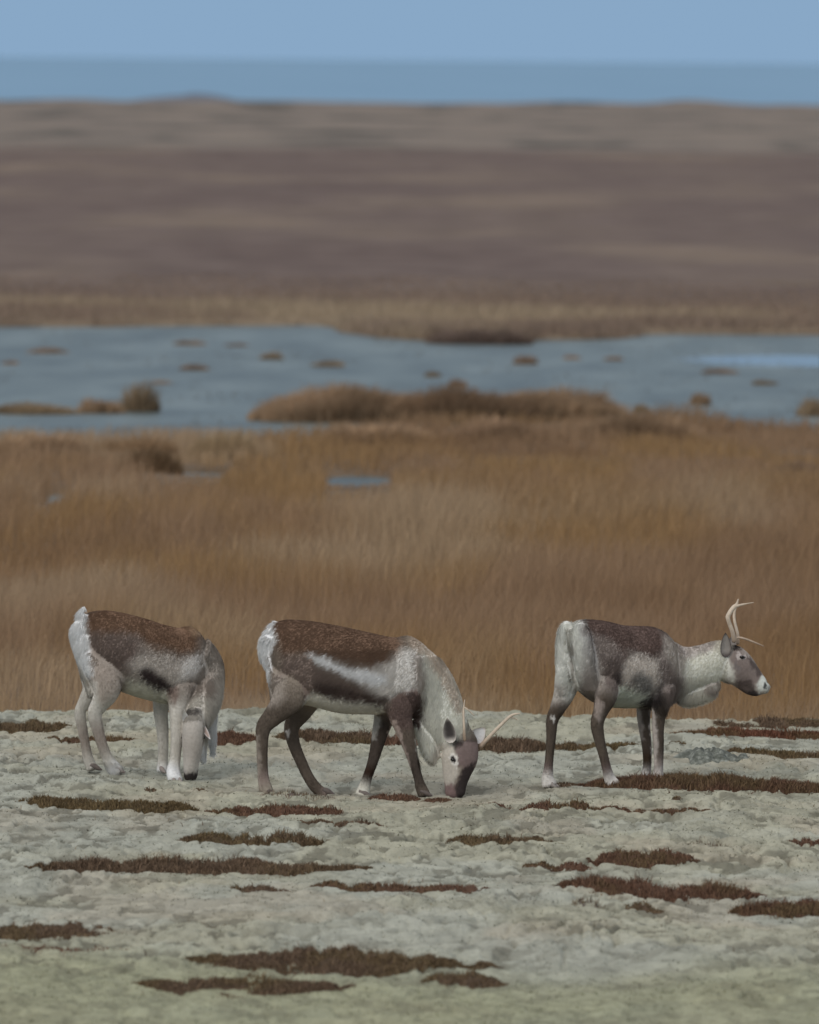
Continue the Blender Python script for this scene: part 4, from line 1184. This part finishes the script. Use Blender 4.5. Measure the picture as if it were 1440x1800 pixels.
# ---- right reindeer: seen from behind and to the side, head up in profile
th = math.radians(40)
latR = np.array((-math.sin(th), math.cos(th), 0)); hdR = np.array((math.cos(th), math.sin(th), 0))
dr = lambda x: (x - 1060) / 275 * math.tan(th)
GR = (126, 118, 112)
T = torso_rows([(1008, 1099, 1176, .085, WH), (1018, 1091, 1206, .13, WH), (1038, 1089, 1228, .18, GR), (1065, 1092, 1242, .20, GR), (1095, 1099, 1245, .205, GR),
                (1122, 1100, 1245, .205, GR), (1147, 1102, 1246, .18, GR), (1166, 1112, 1243, .145, GR), (1180, 1128, 1236, .10, GR), (1190, 1146, 1222, .06, GR)], dr)
LG = (70, 62, 55)
HF = (172, 168, 163)
right = {
    'torso': (None, T),
    'neck': ((-.25, 1, 0), [(1160, 1176, dr(1160), 56, .13, GR), (1190, 1180, dr(1186), 48, .11, PALE), (1216, 1176, dr(1200), 40, .095, PALE), (1240, 1168, dr(1210), 36, .085, PALE), (1262, 1160, dr(1218), 34, .078, PALE), (1276, 1158, dr(1222), 31, .07, PALE)]),
    'mane': ((-.2, 1, 0), [(1188, 1205, dr(1186), 24, .065, PALE), (1210, 1211, dr(1196), 28, .062, PALE), (1232, 1209, dr(1205), 25, .055, PALE), (1250, 1205, dr(1212), 20, .05, PALE), (1262, 1200, dr(1216), 10, .03, PALE)]),
    'head': ((-.1, 1, 0), [(1268, 1157, dr(1220), 28, .06, GR), (1284, 1166, dr(1222), 34, .076, GR), (1300, 1177, dr(1224), 31.5, .076, GR), (1316, 1190, dr(1226), 25, .06, GR), (1331, 1201, dr(1227), 18.5, .05, GR), (1343, 1208, dr(1227), 13, .045, GR), (1350, 1208, dr(1227), 9, .035, (120, 122, 116))]),
    'chin': ((-.1, 1, 0), [(1300, 1198, dr(1224), 12, .04, LG), (1318, 1212, dr(1226), 10, .035, LG), (1329, 1218, dr(1226), 6, .025, (50, 45, 44)), (1338, 1216, dr(1226), 5, .02, (120, 116, 112))]),
    'legA': (None, [(1062, 1160, dr(1062) - .10, 44, .085, GR), (1067, 1196, dr(1062) - .12, 32, .070, GR), (1064, 1225, dr(1060) - .16, 23, .055, LG), (1056, 1250, dr(1055) - .19, 15, .038, LG), (1050, 1271, dr(1050) - .20, 13.5, .032, LG), (1053, 1296, dr(1050) - .20, 11, .028, LG), (1061, 1328, dr(1050) - .20, 9, .025, LG), (1067, 1352, dr(1055) - .20, 9, .026, (100, 90, 86)), (1072, 1369, dr(1060) - .20, 11, .03, HF), (1080, 1380, dr(1062) - .20, 12, .034, HF)]),
    'legB': (None, [(1008, 1125, dr(1020) + .07, 24, .07, WH), (1004, 1160, dr(1020) + .08, 26, .075, WH), (998, 1195, dr(1010) + .09, 25, .07, PALE), (991, 1222, dr(1000) + .10, 20, .055, GR), (980, 1246, dr(1000) + .10, 15, .04, LG), (971, 1266, dr(1000) + .10, 12, .033, LG), (969, 1295, dr(1000) + .10, 9.5, .027, LG), (966, 1330, dr(1000) + .10, 8, .025, LG), (964, 1352, dr(1000) + .10, 9, .026, (100, 90, 86)), (963, 1368, dr(1000) + .10, 12, .033, HF), (966, 1380, dr(1000) + .10, 15, .038, HF)]),
    'legC': (None, [(1164, 1190, dr(1150) - .08, 36, .065, GR), (1162, 1222, dr(1145) - .12, 22, .055, LG), (1159, 1248, dr(1140) - .12, 15, .04, LG), (1157, 1280, dr(1140) - .12, 11.5, .033, LG), (1158, 1315, dr(1140) - .12, 10, .029, LG), (1158, 1345, dr(1140) - .12, 8.5, .026, (120, 112, 106)), (1157, 1362, dr(1140) - .12, 10, .03, HF), (1159, 1374, dr(1140) - .12, 12.5, .034, HF)]),
    'legD': (None, [(1142, 1200, dr(1140) + .06, 28, .06, LG), (1133, 1240, dr(1125) + .08, 16, .045, LG), (1132, 1270, dr(1125) + .08, 12, .034, LG), (1137, 1310, dr(1125) + .08, 9.5, .028, LG), (1138, 1342, dr(1125) + .08, 8, .025, LG), (1136, 1360, dr(1125) + .08, 9, .028, HF), (1136, 1373, dr(1125) + .08, 10.5, .03, HF)]),
    'tail': (None, [(1010, 1114, dr(1006), 6, .02, WH), (1003, 1108, dr(994), 4, .018, WH), (1001, 1117, dr(986), 4, .016, (150, 148, 140)), (1002, 1132, dr(984), 3.5, .014, (150, 148, 140)), (1004, 1146, dr(986), 2, .008, (140, 136, 130))]),
    'buttock': (latR, [(1002, 1100, dr(1000) + .02, 9, .05, WH), (996, 1112, dr(998) + .05, 12, .06, WH), (993, 1135, dr(998) + .07, 13, .07, WH), (993, 1165, dr(998) + .08, 14, .07, WH), (993, 1190, dr(998) + .08, 15, .06, WH), (989, 1218, dr(998) + .09, 14, .055, (150, 146, 140))]),
    'buttock_near': (latR, [(1016, 1102, dr(1006) - .03, 10, .05, WH), (1022, 1116, dr(1008) - .06, 14, .07, WH), (1026, 1145, dr(1012) - .07, 17, .08, (150, 146, 139)), (1032, 1180, dr(1020) - .06, 20, .08, GR), (1040, 1205, dr(1030) - .05, 20, .08, GR)]),
}
right_paint = [
    ([(1022, 1080), (1080, 1080), (1150, 1092), (1172, 1116), (1166, 1150), (1148, 1156), (1120, 1146), (1102, 1140), (1106, 1165), (1094, 1158), (1080, 1126), (1045, 1118), (1024, 1104)], (84, 70, 65), 6, 1, 'torso'),
    ([(1034, 1108), (1075, 1122), (1098, 1150), (1104, 1190), (1092, 1220), (1066, 1190), (1052, 1150)], (112, 102, 97), 9, .85, None),
    ([(1062, 1160), (1088, 1150), (1098, 1180), (1090, 1215), (1068, 1215)], (90, 80, 76), 8, .85, None),
    ([(1082, 1182), (1094, 1180), (1094, 1200), (1084, 1206)], (56, 48, 47), 4, .9, None),
    ([(1102, 1160), (1120, 1150), (1160, 1158), (1168, 1190), (1150, 1215), (1140, 1190), (1118, 1184), (1100, 1206), (1097, 1185)], (164, 157, 150), 7, .95, 'torso'),
    ([(1118, 1190), (1132, 1182), (1146, 1192), (1150, 1214), (1138, 1222), (1118, 1206)], (104, 101, 97), 6, .95, 'torso'),
    ([(1080, 1210), (1105, 1204), (1140, 1222), (1146, 1238), (1120, 1262), (1070, 1262)], (160, 162, 152), 6, .95, 'torso'),
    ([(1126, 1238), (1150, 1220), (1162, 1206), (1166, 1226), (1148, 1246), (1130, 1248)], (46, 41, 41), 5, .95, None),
    ([(1160, 1150), (1186, 1160), (1198, 1190), (1192, 1236), (1172, 1240), (1164, 1200)], (116, 105, 100), 8, .85, None),
    ([(1168, 1118), (1190, 1130), (1212, 1145), (1212, 1200), (1190, 1180), (1170, 1150)], (152, 145, 138), 8, .7, None),
    ([(1195, 1130), (1240, 1128), (1262, 1124), (1256, 1146), (1220, 1156), (1196, 1150)], (136, 128, 124), 6, .8, None),
    ([(1205, 1158), (1262, 1140), (1285, 1150), (1290, 1195), (1262, 1200), (1222, 1206), (1204, 1200)], (174, 173, 164), 6, .8, None),
    ([(1236, 1206), (1262, 1196), (1276, 1202), (1262, 1216), (1244, 1214)], (120, 108, 102), 5, .7, None),
    ([(972, 1085), (1022, 1088), (1026, 1110), (1026, 1160), (1020, 1215), (1008, 1232), (968, 1225), (966, 1120)], (176, 177, 170), 14, .95, None),
    ([(968, 1195), (1000, 1205), (998, 1228), (970, 1240)], (142, 136, 130), 8, .7, None),
    ([(1001, 1130), (1005, 1130), (1009, 1170), (1012, 1215), (1006, 1215), (1002, 1170)], (112, 106, 100), 3, .75, None),
    ([(996, 1102), (1004, 1102), (1004, 1140), (999, 1140)], (120, 116, 106), 2, .6, None),
    # head
    ([(1280, 1148), (1300, 1138), (1320, 1158), (1340, 1185), (1336, 1200), (1310, 1212), (1296, 1205), (1290, 1180)], (94, 84, 80), 6, .95, None),
    ([(1314, 1150), (1324, 1156), (1344, 1186), (1336, 1190), (1318, 1168)], (64, 56, 54), 3, .9, None),
    ([(1294, 1198), (1320, 1196), (1330, 1214), (1318, 1226), (1298, 1214)], (60, 52, 49), 4, .9, None),
    ([(1288, 1172), (1292, 1160), (1300, 1175), (1296, 1186)], (90, 84, 82), 3, .8, None),
    ([(1337, 1190), (1348, 1190), (1356, 1200), (1350, 1214), (1336, 1216), (1332, 1206)], (160, 162, 156), 3, .95, None),
    ([(1344, 1198), (1350, 1200), (1351, 1208), (1344, 1213), (1339, 1209)], (42, 42, 42), 2, .95, None),
    ([(1318, 1214), (1330, 1212), (1334, 1220), (1326, 1228), (1318, 1224)], (36, 32, 32), 2, .9, None),
    ([(1292, 1128), (1302, 1130), (1300, 1142), (1290, 1142)], (40, 35, 35), 3, .95, None),
    ([(1296, 1149), (1310, 1148), (1314, 1156), (1308, 1161), (1296, 1158)], (150, 142, 138), 2, .8, None),
    ([(1299, 1153), (1308, 1152), (1311, 1157), (1303, 1159)], (22, 19, 19), 1.5, 1, None),
    ([(968, 1258), (975, 1258), (976, 1270), (970, 1270)], (176, 172, 168), 2, .9, 'leg'),
    ([(1142, 1245), (1153, 1250), (1156, 1345), (1144, 1345)], (164, 156, 150), 3, .75, 'leg'),
    ([(1118, 1240), (1128, 1250), (1132, 1300), (1120, 1300)], (136, 128, 122), 3, .7, 'leg'),
    ([(1046, 1225), (1060, 1235), (1056, 1270), (1046, 1262)], (128, 118, 112), 4, .7, 'leg'),
]
reindeer(D3, (1080, 1382), 'right reindeer seen from behind with head raised in profile and forked antler', right, latR, hdR, right_paint,
         [((1277, 1155, dr(1222) - .085), (1275.5, 1112, dr(1222) - .115), .033, (.35, -1, 0), (122, 116, 111), (58, 52, 51)),
          ((1284, 1146, dr(1222) + .07), (1292, 1113, dr(1222) + .10), .030, (.5, -1, 0), (120, 114, 110), (100, 94, 92))],
         [[[(1291, 1128, dr(1222) - .03, .016), (1288, 1112, dr(1222) - .04, .0135), (1283, 1098, dr(1222) - .05, .013), (1280.3, 1089, dr(1222) - .06, .0135), (1279.6, 1084, dr(1222) - .06, .0145), (1281.8, 1079, dr(1222) - .06, .0145), (1285, 1074, dr(1222) - .05, .015), (1290.5, 1067, dr(1222) - .04, .0145), (1295, 1062, dr(1222) - .03, .009), (1298, 1053, dr(1222) - .03, .003)],
           [(1290, 1067, dr(1222) - .04, .011), (1302, 1063.5, dr(1222) - .03, .0075), (1314, 1061, dr(1222) - .02, .004), (1325, 1059, dr(1222) - .01, .002)],
           [(1290, 1126, dr(1222) - .03, .007), (1297, 1121, dr(1222) - .02, .007), (1308, 1122.5, dr(1222) - .03, .007), (1326, 1129, dr(1222) - .05, .006), (1343, 1136, dr(1222) - .06, .003)]],
          [[(1297, 1132, dr(1222) + .03, .011), (1297, 1116, dr(1222) + .04, .010), (1292.5, 1097, dr(1222) + .06, .009), (1290.5, 1083, dr(1222) + .07, .009), (1293, 1070, dr(1222) + .07, .006), (1298, 1062, dr(1222) + .07, .003)]]],
         [(1304.5, 1155, dr(1224) - .066, .0125, (0, 0, 1)), (1306, 1157, dr(1224) + .066, .0125, (0, 0, 1))],
         [(1079, 1384, dr(1062) - .20, (1, .3), (110, 104, 100)), (967, 1384, dr(1000) + .10, (.8, -.3), (110, 104, 100)), (1159, 1378, dr(1140) - .12, (1, .3), (110, 104, 100)), (1137, 1377, dr(1125) + .08, (1, .3), (110, 104, 100))], 33,
         [((1180, 1185, 1262, 1250), .05, (0, 0, -1)), ((960, 1085, 1030, 1160), .035, (-.1, -.2, -1)), ((1282, 1140, 1360, 1230), .008, (-1, 0, .6)), ((1150, 1215, 1195, 1250), .05, (.2, 0, -1))])
